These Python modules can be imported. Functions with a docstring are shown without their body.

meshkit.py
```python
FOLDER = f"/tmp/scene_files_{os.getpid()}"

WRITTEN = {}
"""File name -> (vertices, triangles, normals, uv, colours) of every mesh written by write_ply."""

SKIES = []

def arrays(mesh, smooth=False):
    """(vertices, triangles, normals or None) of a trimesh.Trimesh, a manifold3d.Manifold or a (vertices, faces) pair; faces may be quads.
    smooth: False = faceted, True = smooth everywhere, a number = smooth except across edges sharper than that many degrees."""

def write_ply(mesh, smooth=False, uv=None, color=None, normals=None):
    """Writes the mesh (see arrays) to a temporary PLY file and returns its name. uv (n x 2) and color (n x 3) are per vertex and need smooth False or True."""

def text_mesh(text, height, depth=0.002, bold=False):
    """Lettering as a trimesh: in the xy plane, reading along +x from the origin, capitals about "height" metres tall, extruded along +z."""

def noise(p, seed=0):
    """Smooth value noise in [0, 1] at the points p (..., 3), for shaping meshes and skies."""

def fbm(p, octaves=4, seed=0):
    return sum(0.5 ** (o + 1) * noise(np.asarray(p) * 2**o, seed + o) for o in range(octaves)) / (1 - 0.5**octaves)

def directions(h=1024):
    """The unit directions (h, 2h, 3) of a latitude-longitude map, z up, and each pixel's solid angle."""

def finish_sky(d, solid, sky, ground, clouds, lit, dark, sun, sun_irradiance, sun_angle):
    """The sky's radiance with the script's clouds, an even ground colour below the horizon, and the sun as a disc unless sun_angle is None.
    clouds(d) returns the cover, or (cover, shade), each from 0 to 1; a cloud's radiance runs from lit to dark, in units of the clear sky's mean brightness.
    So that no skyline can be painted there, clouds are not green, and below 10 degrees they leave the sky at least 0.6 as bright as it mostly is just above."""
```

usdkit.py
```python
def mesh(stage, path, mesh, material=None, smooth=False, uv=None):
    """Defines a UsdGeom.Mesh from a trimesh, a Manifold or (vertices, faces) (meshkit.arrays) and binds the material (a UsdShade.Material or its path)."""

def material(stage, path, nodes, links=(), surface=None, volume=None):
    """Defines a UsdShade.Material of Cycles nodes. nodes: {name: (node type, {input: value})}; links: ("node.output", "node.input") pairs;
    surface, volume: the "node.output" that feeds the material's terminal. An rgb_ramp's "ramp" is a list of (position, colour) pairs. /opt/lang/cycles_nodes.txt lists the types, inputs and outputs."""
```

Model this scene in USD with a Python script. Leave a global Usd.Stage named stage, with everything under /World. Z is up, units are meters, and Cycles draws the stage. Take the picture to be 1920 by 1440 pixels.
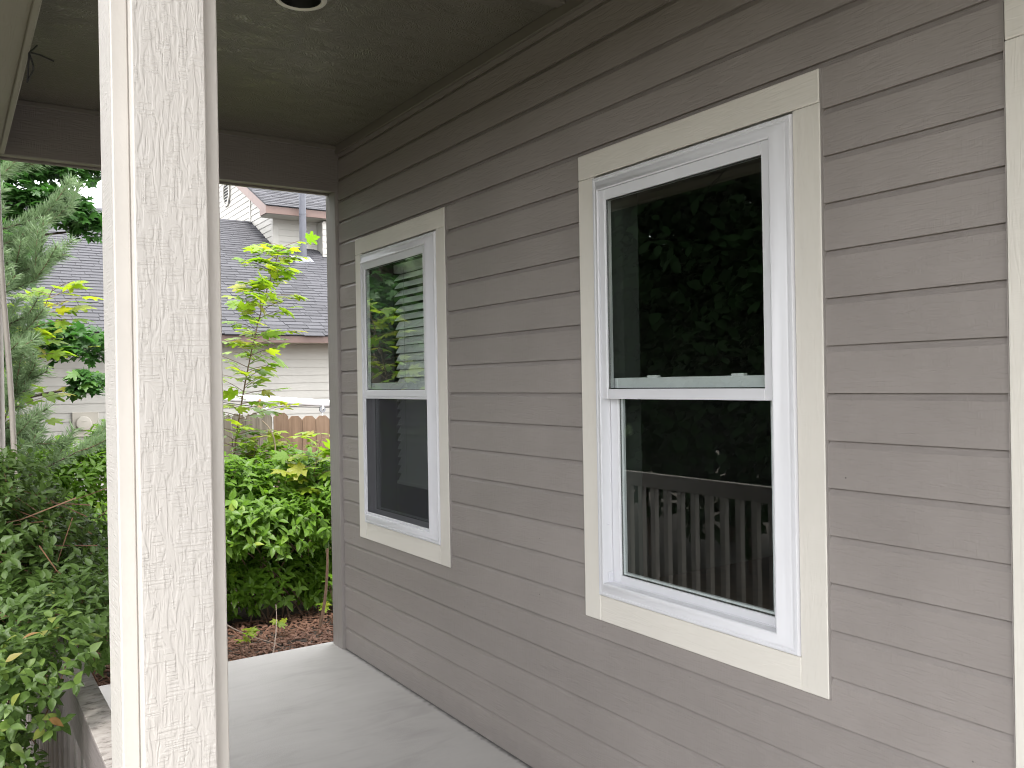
import math, random, numpy as np, trimesh, usdkit, meshkit
from shapely.geometry import Polygon, box as sbox
from pxr import Usd, UsdGeom, UsdLux, UsdShade, Gf, Sdf

random.seed(7)
RNG = np.random.default_rng(7)
stage = Usd.Stage.CreateInMemory()
UsdGeom.SetStageUpAxis(stage, 'Z'); UsdGeom.SetStageMetersPerUnit(stage, 1.0)
world = UsdGeom.Xform.Define(stage, '/World'); stage.SetDefaultPrim(world.GetPrim())
UsdGeom.Scope.Define(stage, '/World/Looks')

# ------------------------------------------------------------------ camera, sky, sun, exposure
EXPOSURE = 1.95
CAM = np.array([-1.9533, 0.0, 1.552]); YAW, PITCH, ROLL = 0.5854, -0.0022, -0.0171
def cam_axes():
    cy, sy, cp, sp = math.cos(YAW), math.sin(YAW), math.cos(PITCH), math.sin(PITCH)
    f = np.array([sy*cp, cy*cp, sp]); r = np.array([cy, -sy, 0.0]); u = np.cross(r, f)
    cr, sr = math.cos(ROLL), math.sin(ROLL)
    return cr*r + sr*u, -sr*r + cr*u, f
_r, _u, _f = cam_axes()
cam = UsdGeom.Camera.Define(stage, '/World/camera')
M4 = np.eye(4); M4[0, :3], M4[1, :3], M4[2, :3], M4[3, :3] = _r, _u, -_f, CAM
cam.AddTransformOp().Set(Gf.Matrix4d(*M4.ravel().tolist()))
cam.CreateHorizontalApertureAttr(36.0); cam.CreateVerticalApertureAttr(27.0); cam.CreateFocalLengthAttr(30.066)
cam.CreateClippingRangeAttr(Gf.Vec2f(0.05, 500.0)); cam.CreateExposureAttr(EXPOSURE)

SUN_EL, SUN_AZ = math.radians(70), math.atan2(-0.60, -0.80)      # azimuth = atan2(x, y) of the direction towards the sun
sd = np.array([math.cos(SUN_EL)*math.sin(SUN_AZ), math.cos(SUN_EL)*math.cos(SUN_AZ), math.sin(SUN_EL)])
skymat = usdkit.material(stage, '/World/Looks/sky_light', {
    'sky': ('sky_texture', {'sky_type': 'single_scattering', 'sun_disc': False, 'sun_elevation': SUN_EL, 'sun_rotation': SUN_AZ % (2*math.pi)}),
    'tc': ('texture_coordinate', {}),
    'n': ('noise_texture', {'scale': 2.2, 'detail': 5.0, 'roughness': 0.55}),
    'r': ('rgb_ramp', {'ramp': [(0.25, (0.55, 0.55, 0.55)), (0.6, (0.95, 0.95, 0.95))]}),
    'cl': ('color', {'value': (8.8, 8.75, 8.8)}),
    'm': ('mix_color', {'blend_type': 'mix', 'use_clamp': False}),
    'bg': ('background_shader', {'strength': 0.15})},
    [('tc.generated', 'n.vector'), ('n.fac', 'r.fac'), ('r.color', 'm.fac'), ('sky.color', 'm.a'), ('cl.color', 'm.b'), ('m.result', 'bg.color')], surface='bg.background')
dome = UsdLux.DomeLight.Define(stage, '/World/sky')
UsdShade.MaterialBindingAPI.Apply(dome.GetPrim()).Bind(skymat)
dome.GetPrim().SetCustomDataByKey('kind', 'structure')
sun = UsdLux.DistantLight.Define(stage, '/World/sun')
sun.CreateIntensityAttr(0.4); sun.CreateAngleAttr(12.0); sun.CreateColorAttr(Gf.Vec3f(1.0, 0.96, 0.9)); sun.CreateNormalizeAttr(True)
zz = sd; xx = np.cross([0, 0, 1.0], zz); xx /= np.linalg.norm(xx); yy = np.cross(zz, xx)
S4 = np.eye(4); S4[0, :3], S4[1, :3], S4[2, :3] = xx, yy, zz
sun.AddTransformOp().Set(Gf.Matrix4d(*S4.ravel().tolist()))

# ------------------------------------------------------------------ helpers
used = {}
def path_of(name, parent=None):
    base = parent.GetPath().pathString if parent is not None else '/World'
    k = (base, name); n = used.get(k, 0); used[k] = n + 1
    return f'{base}/{name}' if n == 0 else f'{base}/{name}_{n:03d}'
def cat(*ms):
    vs, fs, o = [], [], 0
    for m in ms:
        v, f = (m.vertices, m.faces) if hasattr(m, 'faces') else m
        f = np.asarray(f)
        if f.shape[1] == 4: f = np.vstack([f[:, [0, 1, 2]], f[:, [0, 2, 3]]])
        vs.append(np.asarray(v, float)); fs.append(f + o); o += len(v)
    return np.vstack(vs), np.vstack(fs)
def obj(name, mesh, mat, parent=None, smooth=False, label=None, category=None, group=None, kind=None):
    m = usdkit.mesh(stage, path_of(name, parent), mesh, mat, smooth)
    return tag(m.GetPrim(), label, category, group, kind)
def tag(p, label=None, category=None, group=None, kind=None):
    for k, v in (('label', label), ('category', category), ('group', group), ('kind', kind)):
        if v: p.SetCustomDataByKey(k, v)
    return p
def thing(name, label=None, category=None, loc=(0, 0, 0), rotz=0.0, group=None, parent=None, kind=None):
    x = UsdGeom.Xform.Define(stage, path_of(name, parent))
    if any(loc): x.AddTranslateOp().Set(Gf.Vec3d(*map(float, loc)))
    if rotz: x.AddRotateZOp().Set(float(rotz))
    return tag(x.GetPrim(), label, category, group, kind)
def bx(x0, x1, y0, y1, z0, z1):
    m = trimesh.creation.box([abs(x1-x0), abs(y1-y0), abs(z1-z0)]); m.apply_translation([(x0+x1)/2, (y0+y1)/2, (z0+z1)/2])
    return np.array(m.vertices), np.array(m.faces)
def cbx(x0, x1, y0, y1, z0, z1, c=0.003):
    """a box with its edges chamfered by c"""
    import manifold3d as m3
    p = []
    for sx in (0, 1):
        for sy in (0, 1):
            for sz in (0, 1):
                q = [(x0, x1)[sx], (y0, y1)[sy], (z0, z1)[sz]]; s = [1-2*sx, 1-2*sy, 1-2*sz]
                for k in range(3):
                    w = list(q)
                    for j in range(3):
                        if j != k: w[j] += s[j]*c
                    p.append(w)
    m = m3.Manifold.hull_points(np.array(p, float)).to_mesh()
    return np.array(m.vert_properties[:, :3], float), np.array(m.tri_verts)
def ring(y0, y1, z0, z1, prof):
    """a mitred rectangular frame in the wall plane; prof: (inset, x) points, closed"""
    V, F = [], []
    n = len(prof)
    for s, x in prof:
        V += [(x, y0+s, z0+s), (x, y1-s, z0+s), (x, y1-s, z1-s), (x, y0+s, z1-s)]
    for i in range(n):
        j = (i+1) % n
        for k in range(4):
            l = (k+1) % 4
            F.append((4*i+k, 4*i+l, 4*j+l, 4*j+k))
    return np.array(V, float), np.array(F)
def tube(pts, rad, sides=6):
    p = np.asarray(pts, float); r = np.broadcast_to(np.asarray(rad, float), (len(p),))
    t = np.gradient(p, axis=0); t /= np.linalg.norm(t, axis=1, keepdims=True) + 1e-12
    a = np.cross(t, np.where(np.abs(t[:, 2:]) < 0.9, [0, 0, 1.0], [1.0, 0, 0])); a /= np.linalg.norm(a, axis=1, keepdims=True) + 1e-12
    b = np.cross(t, a); an = np.arange(sides)*2*np.pi/sides
    v = p[:, None] + r[:, None, None]*(np.cos(an)[None, :, None]*a[:, None] + np.sin(an)[None, :, None]*b[:, None])
    i, j = np.meshgrid(np.arange(len(p)-1), np.arange(sides), indexing='ij')
    q = np.stack([i*sides+j, i*sides+(j+1) % sides, (i+1)*sides+(j+1) % sides, (i+1)*sides+j], -1).reshape(-1, 4)
    v = v.reshape(-1, 3)
    caps = [[0, k+1, k] for k in range(1, sides-1)] + [[len(v)-sides, len(v)-sides+k, len(v)-sides+k+1] for k in range(1, sides-1)]
    return v, np.vstack([q[:, [0, 1, 2]], q[:, [0, 2, 3]], np.array(caps)])
def bez(a, b, c, n=8):
    t = np.linspace(0, 1, n)[:, None]; a, b, c = map(np.asarray, (a, b, c))
    return (1-t)**2*a + 2*t*(1-t)*b + t*t*c

# ------------------------------------------------------------------ materials
L = '/World/Looks/'
def mat(name, nodes, links, surface='p.BSDF'): return usdkit.material(stage, L+name, nodes, links, surface=surface)
def plain(name, col, rough=0.5, spec=0.5, metal=0.0, var=0.0, scale=8.0, bump=0.0, bscale=60.0):
    nodes = {'g': ('geometry', {}), 'n': ('noise_texture', {'scale': scale, 'detail': 5.0, 'roughness': 0.6}),
             'r': ('rgb_ramp', {'ramp': [(0.3, tuple(c*(1-var) for c in col)), (0.7, tuple(min(1, c*(1+var)) for c in col))]}),
             'p': ('principled_bsdf', {'roughness': rough, 'specular_ior_level': spec, 'metallic': metal})}
    links = [('g.position', 'n.vector'), ('n.fac', 'r.fac'), ('r.color', 'p.base_color')]
    if bump:
        nodes['bn'] = ('noise_texture', {'scale': bscale, 'detail': 4.0}); nodes['b'] = ('bump', {'strength': 1.0, 'distance': bump})
        links += [('g.position', 'bn.vector'), ('bn.fac', 'b.height'), ('b.normal', 'p.normal')]
    return mat(name, nodes, links)
def wood_emboss(name, col, along, rough=0.5, depth=0.0012, var=0.05, cell=(45.0, 5.0), saw=0.5, k=4.0, spec=0.4, sawf=220.0, warp=0.3, dirt=False):
    """painted board with pressed-in cedar grain running along one axis ('y', 'z' or 'x'): contour-like grain ridges and patches of saw marks across them"""
    c, a = cell
    sc = {'x': (a, c, c), 'y': (c, a, c), 'z': (c, c, a)}[along]
    sw = {'x': (sawf, 14, 14), 'y': (14, sawf, 14), 'z': (14, 14, sawf)}[along]
    ms = {'x': (a*2.2, c*0.6, c*0.6), 'y': (c*0.6, a*2.2, c*0.6), 'z': (c*0.6, c*0.6, a*2.2)}[along]
    nodes = {'g': ('geometry', {}), 'map': ('mapping', {'scale': sc}), 'map2': ('mapping', {'scale': sw}), 'map3': ('mapping', {'scale': ms}),
        'n1': ('noise_texture', {'scale': 1.0, 'detail': 2.0, 'roughness': 0.5, 'distortion': warp}),
        'mul': ('math', {'math_type': 'multiply', 'value2': k}), 'pp': ('math', {'math_type': 'pingpong', 'value2': 0.5}),
        'sm': ('map_range', {'range_type': 'smoothstep', 'from_min': 0.0, 'from_max': 0.42, 'to_min': 0.0, 'to_max': 1.0, 'clamp': True}),
        'n2': ('noise_texture', {'scale': 1.0, 'detail': 1.0}), 's2': ('map_range', {'range_type': 'smoothstep', 'from_min': 0.40, 'from_max': 0.58, 'to_min': 0.0, 'to_max': 1.0, 'clamp': True}),
        'nm': ('noise_texture', {'scale': 1.0, 'detail': 0.0}),
        'rm': ('map_range', {'from_min': 0.47, 'from_max': 0.53, 'to_min': 0.0, 'to_max': saw, 'clamp': True}),
        'sw': ('math', {'math_type': 'multiply'}), 'add': ('math', {'math_type': 'add'}),
        'nf': ('noise_texture', {'scale': 700.0, 'detail': 1.0}), 'nfm': ('math', {'math_type': 'multiply_add', 'value2': 0.15}),
        'b': ('bump', {'strength': 1.0, 'distance': depth}),
        'nv': ('noise_texture', {'scale': 3.0, 'detail': 6.0, 'roughness': 0.65}),
        'rc': ('rgb_ramp', {'ramp': [(0.3, tuple(x*(1-var) for x in col)), (0.7, tuple(x*(1+var) for x in col))]}),
        'rr': ('map_range', {'from_min': 0.3, 'from_max': 0.7, 'to_min': rough-0.06, 'to_max': rough+0.1, 'clamp': True}),
        'oi': ('object_info', {}), 'om': ('map_range', {'from_min': 0, 'from_max': 1, 'to_min': 0.96, 'to_max': 1.04}),
        'hv': ('hsv', {}), 'p': ('principled_bsdf', {'specular_ior_level': spec})}
    if dirt:
        nodes.update({'vo': ('voronoi_texture', {'scale': 9.0, 'randomness': 1.0}), 'vs': ('map_range', {'from_min': 0.012, 'from_max': 0.03, 'to_min': 0.45, 'to_max': 1.0, 'clamp': True}),
            'sx': ('separate_xyz', {}), 'dn': ('noise_texture', {'scale': 11.0, 'detail': 6.0, 'roughness': 0.7}), 'dz': ('math', {'math_type': 'multiply_add', 'value2': 0.35}),
            'dr': ('map_range', {'from_min': 0.10, 'from_max': 0.30, 'to_min': 0.86, 'to_max': 1.0, 'clamp': True}), 'dm': ('math', {'math_type': 'multiply'}), 'om2': ('math', {'math_type': 'multiply'})})
    links = [('g.position', 'map.vector'), ('g.position', 'map2.vector'), ('g.position', 'map3.vector'), ('map.vector', 'n1.vector'), ('n1.fac', 'mul.value1'), ('mul.value', 'pp.value1'), ('pp.value', 'sm.value'),
        ('map2.vector', 'n2.vector'), ('n2.fac', 's2.value'), ('map3.vector', 'nm.vector'), ('nm.fac', 'rm.value'), ('s2.result', 'sw.value1'), ('rm.result', 'sw.value2'),
        ('sm.result', 'add.value1'), ('sw.value', 'add.value2'), ('g.position', 'nf.vector'), ('nf.fac', 'nfm.value1'), ('add.value', 'nfm.value3'), ('nfm.value', 'b.height'), ('b.normal', 'p.normal'),
        ('g.position', 'nv.vector'), ('nv.fac', 'rc.fac'), ('nv.fac', 'rr.value'), ('rr.result', 'p.roughness'),
        ('oi.random', 'om.value'), ('rc.color', 'hv.color'), ('hv.color', 'p.base_color')]
    if dirt: links += [('g.position', 'vo.vector'), ('vo.distance', 'vs.value'), ('g.position', 'sx.vector'), ('g.position', 'dn.vector'), ('dn.fac', 'dz.value1'), ('sx.z', 'dz.value3'), ('dz.value', 'dr.value'),
        ('vs.result', 'dm.value1'), ('dr.result', 'dm.value2'), ('dm.value', 'om2.value1'), ('om.result', 'om2.value2'), ('om2.value', 'hv.value')]
    else: links.append(('om.result', 'hv.value'))
    return mat(name, nodes, links)
def leafmat(name, stops, trans=0.35, rough=0.45, spec=0.45):
    nodes = {'g': ('geometry', {}), 'oi': ('object_info', {}), 'ad': ('math', {'math_type': 'add'}), 'fr': ('math', {'math_type': 'fraction'}),
        'r': ('rgb_ramp', {'ramp': stops}), 'hv': ('hsv', {'saturation': 1.05, 'value': 1.7}), 'nz': ('noise_texture', {'scale': 90.0, 'detail': 3.0}),
        'b': ('bump', {'strength': 0.5, 'distance': 0.002}),
        'p': ('principled_bsdf', {'roughness': rough, 'specular_ior_level': spec}), 't': ('translucent_bsdf', {}), 'm': ('mix_closure', {'fac': trans})}
    links = [('g.random_per_island', 'ad.value1'), ('oi.random', 'ad.value2'), ('ad.value', 'fr.value1'), ('fr.value', 'r.fac'), ('r.color', 'p.base_color'), ('r.color', 'hv.color'),
        ('hv.color', 't.color'), ('g.position', 'nz.vector'), ('nz.fac', 'b.height'), ('b.normal', 'p.normal'), ('p.BSDF', 'm.closure1'), ('t.BSDF', 'm.closure2')]
    return mat(name, nodes, links, 'm.closure')

SIDING = (0.268, 0.241, 0.226)
m_siding = wood_emboss('siding_paint', SIDING, 'y', rough=0.42, depth=0.00045, var=0.06, saw=0.45, k=3.6, cell=(62.0, 8.0), dirt=True)
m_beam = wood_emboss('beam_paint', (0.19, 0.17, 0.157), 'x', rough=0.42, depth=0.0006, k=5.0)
m_frontbeam = wood_emboss('front_beam_paint', (0.30, 0.28, 0.24), 'y', rough=0.5, depth=0.0005)
m_corner = wood_emboss('corner_paint', (0.265, 0.243, 0.228), 'z', rough=0.45, depth=0.0004)
m_trim_h = wood_emboss('trim_paint_across', (0.665, 0.632, 0.575), 'y', rough=0.42, depth=0.00025, var=0.025, saw=0.2, k=5.0)
m_trim_v = wood_emboss('trim_paint_upright', (0.665, 0.632, 0.575), 'z', rough=0.42, depth=0.00025, var=0.025, saw=0.2, k=5.0)
m_column = wood_emboss('column_paint', (0.51, 0.478, 0.446), 'z', rough=0.5, depth=0.00055, var=0.02, cell=(125.0, 22.0), saw=0.7, k=2.4, sawf=330.0, warp=0.4)
m_colsmooth = plain('column_smooth_paint', (0.53, 0.495, 0.455), 0.45, var=0.05, scale=7, bump=0.0003, bscale=200)
m_vinyl = plain('white_vinyl', (0.64, 0.64, 0.665), 0.32, var=0.015, scale=4)
m_greyv = plain('grey_vinyl', (0.62, 0.62, 0.66), 0.35, var=0.02)
m_gasket = plain('black_gasket', (0.02, 0.02, 0.02), 0.5)
m_dark = plain('dark_wire', (0.012, 0.012, 0.012), 0.6)
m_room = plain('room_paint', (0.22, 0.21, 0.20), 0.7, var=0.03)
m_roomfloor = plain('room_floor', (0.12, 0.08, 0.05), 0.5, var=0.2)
m_jamb_shade = plain('jamb_shade', (0.07, 0.075, 0.07), 0.7)  # near-black tone stands in for the shade behind the upper sash
m_blind = plain('blind_white', (0.90, 0.91, 0.90), 0.4)
m_cord = plain('blind_cord', (0.45, 0.47, 0.44), 0.7)
m_rail = wood_emboss('rail_paint', (0.17, 0.148, 0.142), 'y', rough=0.42, depth=0.0006)
m_baluster = wood_emboss('baluster_paint', (0.235, 0.212, 0.20), 'z', rough=0.45, depth=0.0005)
m_ceiltrim = plain('ceiling_trim_paint', (0.165, 0.15, 0.128), 0.4, var=0.05)
m_door = plain('door_paint', (0.5, 0.48, 0.44), 0.4)
m_lampring = plain('lamp_ring_white', (0.72, 0.70, 0.62), 0.4)
m_baffle = plain('lamp_baffle_black', (0.012, 0.012, 0.012), 0.5)
m_lampglass = plain('lamp_face', (0.75, 0.75, 0.73), 0.15)
# ceiling: glossy paint over a swirled, pressed texture
m_ceiling = mat('ceiling_paint', {
    'g': ('geometry', {}), 'map': ('mapping', {'scale': (7.0, 11.0, 7.0)}),
    'n1': ('noise_texture', {'scale': 1.0, 'detail': 3.0, 'roughness': 0.6, 'distortion': 1.2}), 'mul': ('math', {'math_type': 'multiply', 'value2': 16.0}), 'pp': ('math', {'math_type': 'pingpong', 'value2': 0.5}),
    'n2': ('noise_texture', {'scale': 4.0, 'detail': 2.0}), 'rm': ('map_range', {'from_min': 0.35, 'from_max': 0.65, 'to_min': 0.65, 'to_max': 1.0, 'clamp': True}), 'mm': ('math', {'math_type': 'multiply'}),
    'b': ('bump', {'strength': 1.0, 'distance': 0.0045}),
    'nv': ('noise_texture', {'scale': 2.0, 'detail': 5.0}), 'rc': ('rgb_ramp', {'ramp': [(0.3, (0.135, 0.125, 0.10)), (0.7, (0.158, 0.146, 0.117))]}),
    'p': ('principled_bsdf', {'roughness': 0.32, 'specular_ior_level': 0.6})},
    [('g.position', 'map.vector'), ('map.vector', 'n1.vector'), ('n1.fac', 'mul.value1'), ('mul.value', 'pp.value1'), ('g.position', 'n2.vector'), ('n2.fac', 'rm.value'),
     ('pp.value', 'mm.value1'), ('rm.result', 'mm.value2'), ('mm.value', 'b.height'), ('b.normal', 'p.normal'), ('g.position', 'nv.vector'), ('nv.fac', 'rc.fac'), ('rc.color', 'p.base_color')])
# concrete: trowelled streaks across the porch, mottling, fine pores
m_concrete = mat('porch_concrete', {
    'g': ('geometry', {}), 'map': ('mapping', {'scale': (1.6, 5.0, 1.0), 'rotation': (0, 0, 0.12)}),
    'n1': ('noise_texture', {'scale': 1.5, 'detail': 9.0, 'roughness': 0.7, 'distortion': 1.1}), 'n2': ('noise_texture', {'scale': 2.3, 'detail': 4.0}),
    'n3': ('noise_texture', {'scale': 160.0, 'detail': 3.0}), 'mx': ('math', {'math_type': 'multiply_add', 'value2': 0.55}), 'h': ('math', {'math_type': 'multiply', 'value2': 0.45}),
    'rc': ('rgb_ramp', {'ramp': [(0.25, (0.31, 0.292, 0.276)), (0.48, (0.405, 0.385, 0.366)), (0.75, (0.46, 0.44, 0.42))]}),
    'mp': ('rgb_ramp', {'ramp': [(0.3, (0.93, 0.93, 0.93)), (0.7, (1, 1, 1))]}), 'mc': ('mix_color', {'blend_type': 'multiply', 'fac': 1.0}),
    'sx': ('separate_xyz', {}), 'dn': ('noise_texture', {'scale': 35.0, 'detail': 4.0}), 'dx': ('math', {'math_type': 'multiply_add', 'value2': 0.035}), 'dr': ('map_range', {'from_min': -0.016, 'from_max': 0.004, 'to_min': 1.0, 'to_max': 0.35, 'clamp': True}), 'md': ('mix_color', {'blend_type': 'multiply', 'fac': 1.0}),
    'bh': ('math', {'math_type': 'multiply_add', 'value2': 0.5}), 'b': ('bump', {'strength': 1.0, 'distance': 0.0015}), 'p': ('principled_bsdf', {'roughness': 0.68, 'specular_ior_level': 0.35})},
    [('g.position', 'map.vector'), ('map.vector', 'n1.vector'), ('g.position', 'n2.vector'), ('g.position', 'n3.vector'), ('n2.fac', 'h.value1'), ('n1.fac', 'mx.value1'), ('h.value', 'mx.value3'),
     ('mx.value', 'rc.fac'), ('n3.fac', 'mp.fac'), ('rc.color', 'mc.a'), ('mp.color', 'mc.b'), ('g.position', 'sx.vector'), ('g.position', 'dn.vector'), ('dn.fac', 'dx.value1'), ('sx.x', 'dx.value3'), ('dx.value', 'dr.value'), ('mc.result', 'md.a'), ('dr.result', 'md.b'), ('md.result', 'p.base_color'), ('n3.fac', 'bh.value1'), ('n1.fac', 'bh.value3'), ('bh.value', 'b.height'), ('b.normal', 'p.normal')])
# weathered top of the handrail
m_railtop = mat('rail_top_weathered', {
    'g': ('geometry', {}), 'map': ('mapping', {'scale': (30, 60, 30)}), 'n1': ('noise_texture', {'scale': 1.0, 'detail': 5.0, 'roughness': 0.7}), 'n2': ('noise_texture', {'scale': 9.0, 'detail': 4.0}),
    'rc': ('rgb_ramp', {'ramp': [(0.35, (0.12, 0.10, 0.09)), (0.46, (0.32, 0.29, 0.265)), (0.7, (0.42, 0.39, 0.36))]}), 'b': ('bump', {'strength': 1.0, 'distance': 0.0015}),
    'p': ('principled_bsdf', {'roughness': 0.7})},
    [('g.position', 'map.vector'), ('map.vector', 'n1.vector'), ('n1.fac', 'rc.fac'), ('rc.color', 'p.base_color'), ('n1.fac', 'b.height'), ('b.normal', 'p.normal')])
# window glass: see-through, reflecting more at grazing angles, faintly green
def glass(name, tint, base=0.09):
    return mat(name, {'lw': ('layer_weight', {'blend': 0.5}), 'pw': ('math', {'math_type': 'power', 'value2': 3.0}), 'ma': ('math', {'math_type': 'multiply_add', 'value2': 1.0-base, 'value3': base, 'use_clamp': True}),
        't': ('transparent_bsdf', {'color': tint}), 'gl': ('glossy_bsdf', {'color': (0.95, 1.0, 0.96), 'roughness': 0.0}), 'm': ('mix_closure', {})},
        [('lw.facing', 'pw.value1'), ('pw.value', 'ma.value1'), ('ma.value', 'm.fac'), ('t.BSDF', 'm.closure1'), ('gl.BSDF', 'm.closure2')], 'm.closure')
m_glass = glass('window_glass', (0.90, 0.955, 0.92), 0.13)
m_screen = mat('insect_screen', {'t': ('transparent_bsdf', {'color': (1, 1, 1)}), 'd': ('diffuse_bsdf', {'color': (0.02, 0.02, 0.022)}), 'm': ('mix_closure', {'fac': 0.70})},
    [('t.BSDF', 'm.closure1'), ('d.BSDF', 'm.closure2')], 'm.closure')
# neighbour
m_ncream = plain('cream_siding', (0.43, 0.415, 0.375), 0.55, var=0.04, scale=2)
m_nfascia = plain('brown_fascia', (0.15, 0.098, 0.082), 0.55, var=0.12, scale=4)
m_nsoffit = plain('cream_soffit', (0.45, 0.43, 0.36), 0.6)
m_pipe = plain('grey_flue', (0.085, 0.088, 0.105), 0.45, var=0.08)
m_lead = plain('flue_flashing', (0.24, 0.25, 0.28), 0.5)
m_shingle = mat('grey_shingles', {'g': ('geometry', {}), 'oi': ('object_info', {}), 'ad': ('math', {'math_type': 'add'}), 'fr': ('math', {'math_type': 'fraction'}),
    'r': ('rgb_ramp', {'ramp': [(0.0, (0.035, 0.035, 0.040)), (0.5, (0.047, 0.047, 0.053)), (1.0, (0.062, 0.062, 0.070))]}), 'n': ('noise_texture', {'scale': 60.0, 'detail': 3.0}),
    'mp': ('rgb_ramp', {'ramp': [(0.3, (0.75, 0.75, 0.75)), (0.7, (1.15, 1.15, 1.15))]}), 'mc': ('mix_color', {'blend_type': 'multiply', 'fac': 1.0, 'use_clamp': False}), 'p': ('principled_bsdf', {'roughness': 0.85})},
    [('g.random_per_island', 'ad.value1'), ('oi.random', 'ad.value2'), ('ad.value', 'fr.value1'), ('fr.value', 'r.fac'), ('g.position', 'n.vector'), ('n.fac', 'mp.fac'), ('r.color', 'mc.a'), ('mp.color', 'mc.b'), ('mc.result', 'p.base_color')])
m_underlay = plain('roof_underlay', (0.04, 0.04, 0.045), 0.9)
def fencemat(name, stops):
    return mat(name, {'g': ('geometry', {}), 'map': ('mapping', {'scale': (30, 30, 1.5)}), 'n': ('noise_texture', {'scale': 1.0, 'detail': 6.0, 'roughness': 0.65}), 'n2': ('noise_texture', {'scale': 2.5, 'detail': 3.0}),
        'a': ('math', {'math_type': 'multiply_add', 'value2': 0.6}), 'h': ('math', {'math_type': 'multiply', 'value2': 0.4}), 'r': ('rgb_ramp', {'ramp': stops}),
        'oi': ('object_info', {}), 'om': ('map_range', {'from_min': 0, 'from_max': 1, 'to_min': 0.8, 'to_max': 1.2}), 'hv': ('hsv', {}), 'b': ('bump', {'strength': 1.0, 'distance': 0.003}), 'p': ('principled_bsdf', {'roughness': 0.8})},
        [('g.position', 'map.vector'), ('map.vector', 'n.vector'), ('g.position', 'n2.vector'), ('n2.fac', 'h.value1'), ('n.fac', 'a.value1'), ('h.value', 'a.value3'), ('a.value', 'r.fac'), ('r.color', 'hv.color'),
         ('oi.random', 'om.value'), ('om.result', 'hv.value'), ('hv.color', 'p.base_color'), ('n.fac', 'b.height'), ('b.normal', 'p.normal')])
m_fence_old = fencemat('fence_weathered', [(0.3, (0.045, 0.039, 0.03)), (0.5, (0.125, 0.107, 0.08)), (0.7, (0.22, 0.19, 0.15))])
m_fence_new = fencemat('fence_cedar', [(0.3, (0.09, 0.054, 0.034)), (0.5, (0.18, 0.113, 0.074)), (0.7, (0.27, 0.18, 0.125))])
m_white = plain('white_tube', (0.78, 0.78, 0.80), 0.3, var=0.03)
m_tan = plain('tan_fitting', (0.35, 0.2, 0.1), 0.5)
m_steel = plain('steel_fitting', (0.4, 0.42, 0.45), 0.3, metal=0.8)
m_tube = plain('pale_tube', (0.40, 0.36, 0.31), 0.5, var=0.08)
# soil, mulch, plants
m_soil = plain('soil', (0.05, 0.036, 0.026), 0.95, var=0.4, scale=12, bump=0.02, bscale=25)
m_bark = mat('bark_chips', {'g': ('geometry', {}), 'r': ('rgb_ramp', {'ramp': [(0.0, (0.15, 0.075, 0.047)), (0.45, (0.36, 0.205, 0.135)), (0.8, (0.52, 0.34, 0.235)), (1.0, (0.60, 0.47, 0.35))]}), 'p': ('principled_bsdf', {'roughness': 0.8})},
    [('g.random_per_island', 'r.fac'), ('r.color', 'p.base_color')])
m_trunk = plain('tree_bark', (0.09, 0.065, 0.05), 0.9, var=0.35, scale=30, bump=0.01, bscale=40)
m_stem = plain('brown_stem', (0.16, 0.10, 0.065), 0.7, var=0.25, scale=30)
m_redstem = plain('reddish_stem', (0.19, 0.095, 0.055), 0.6, var=0.25, scale=30)
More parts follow.
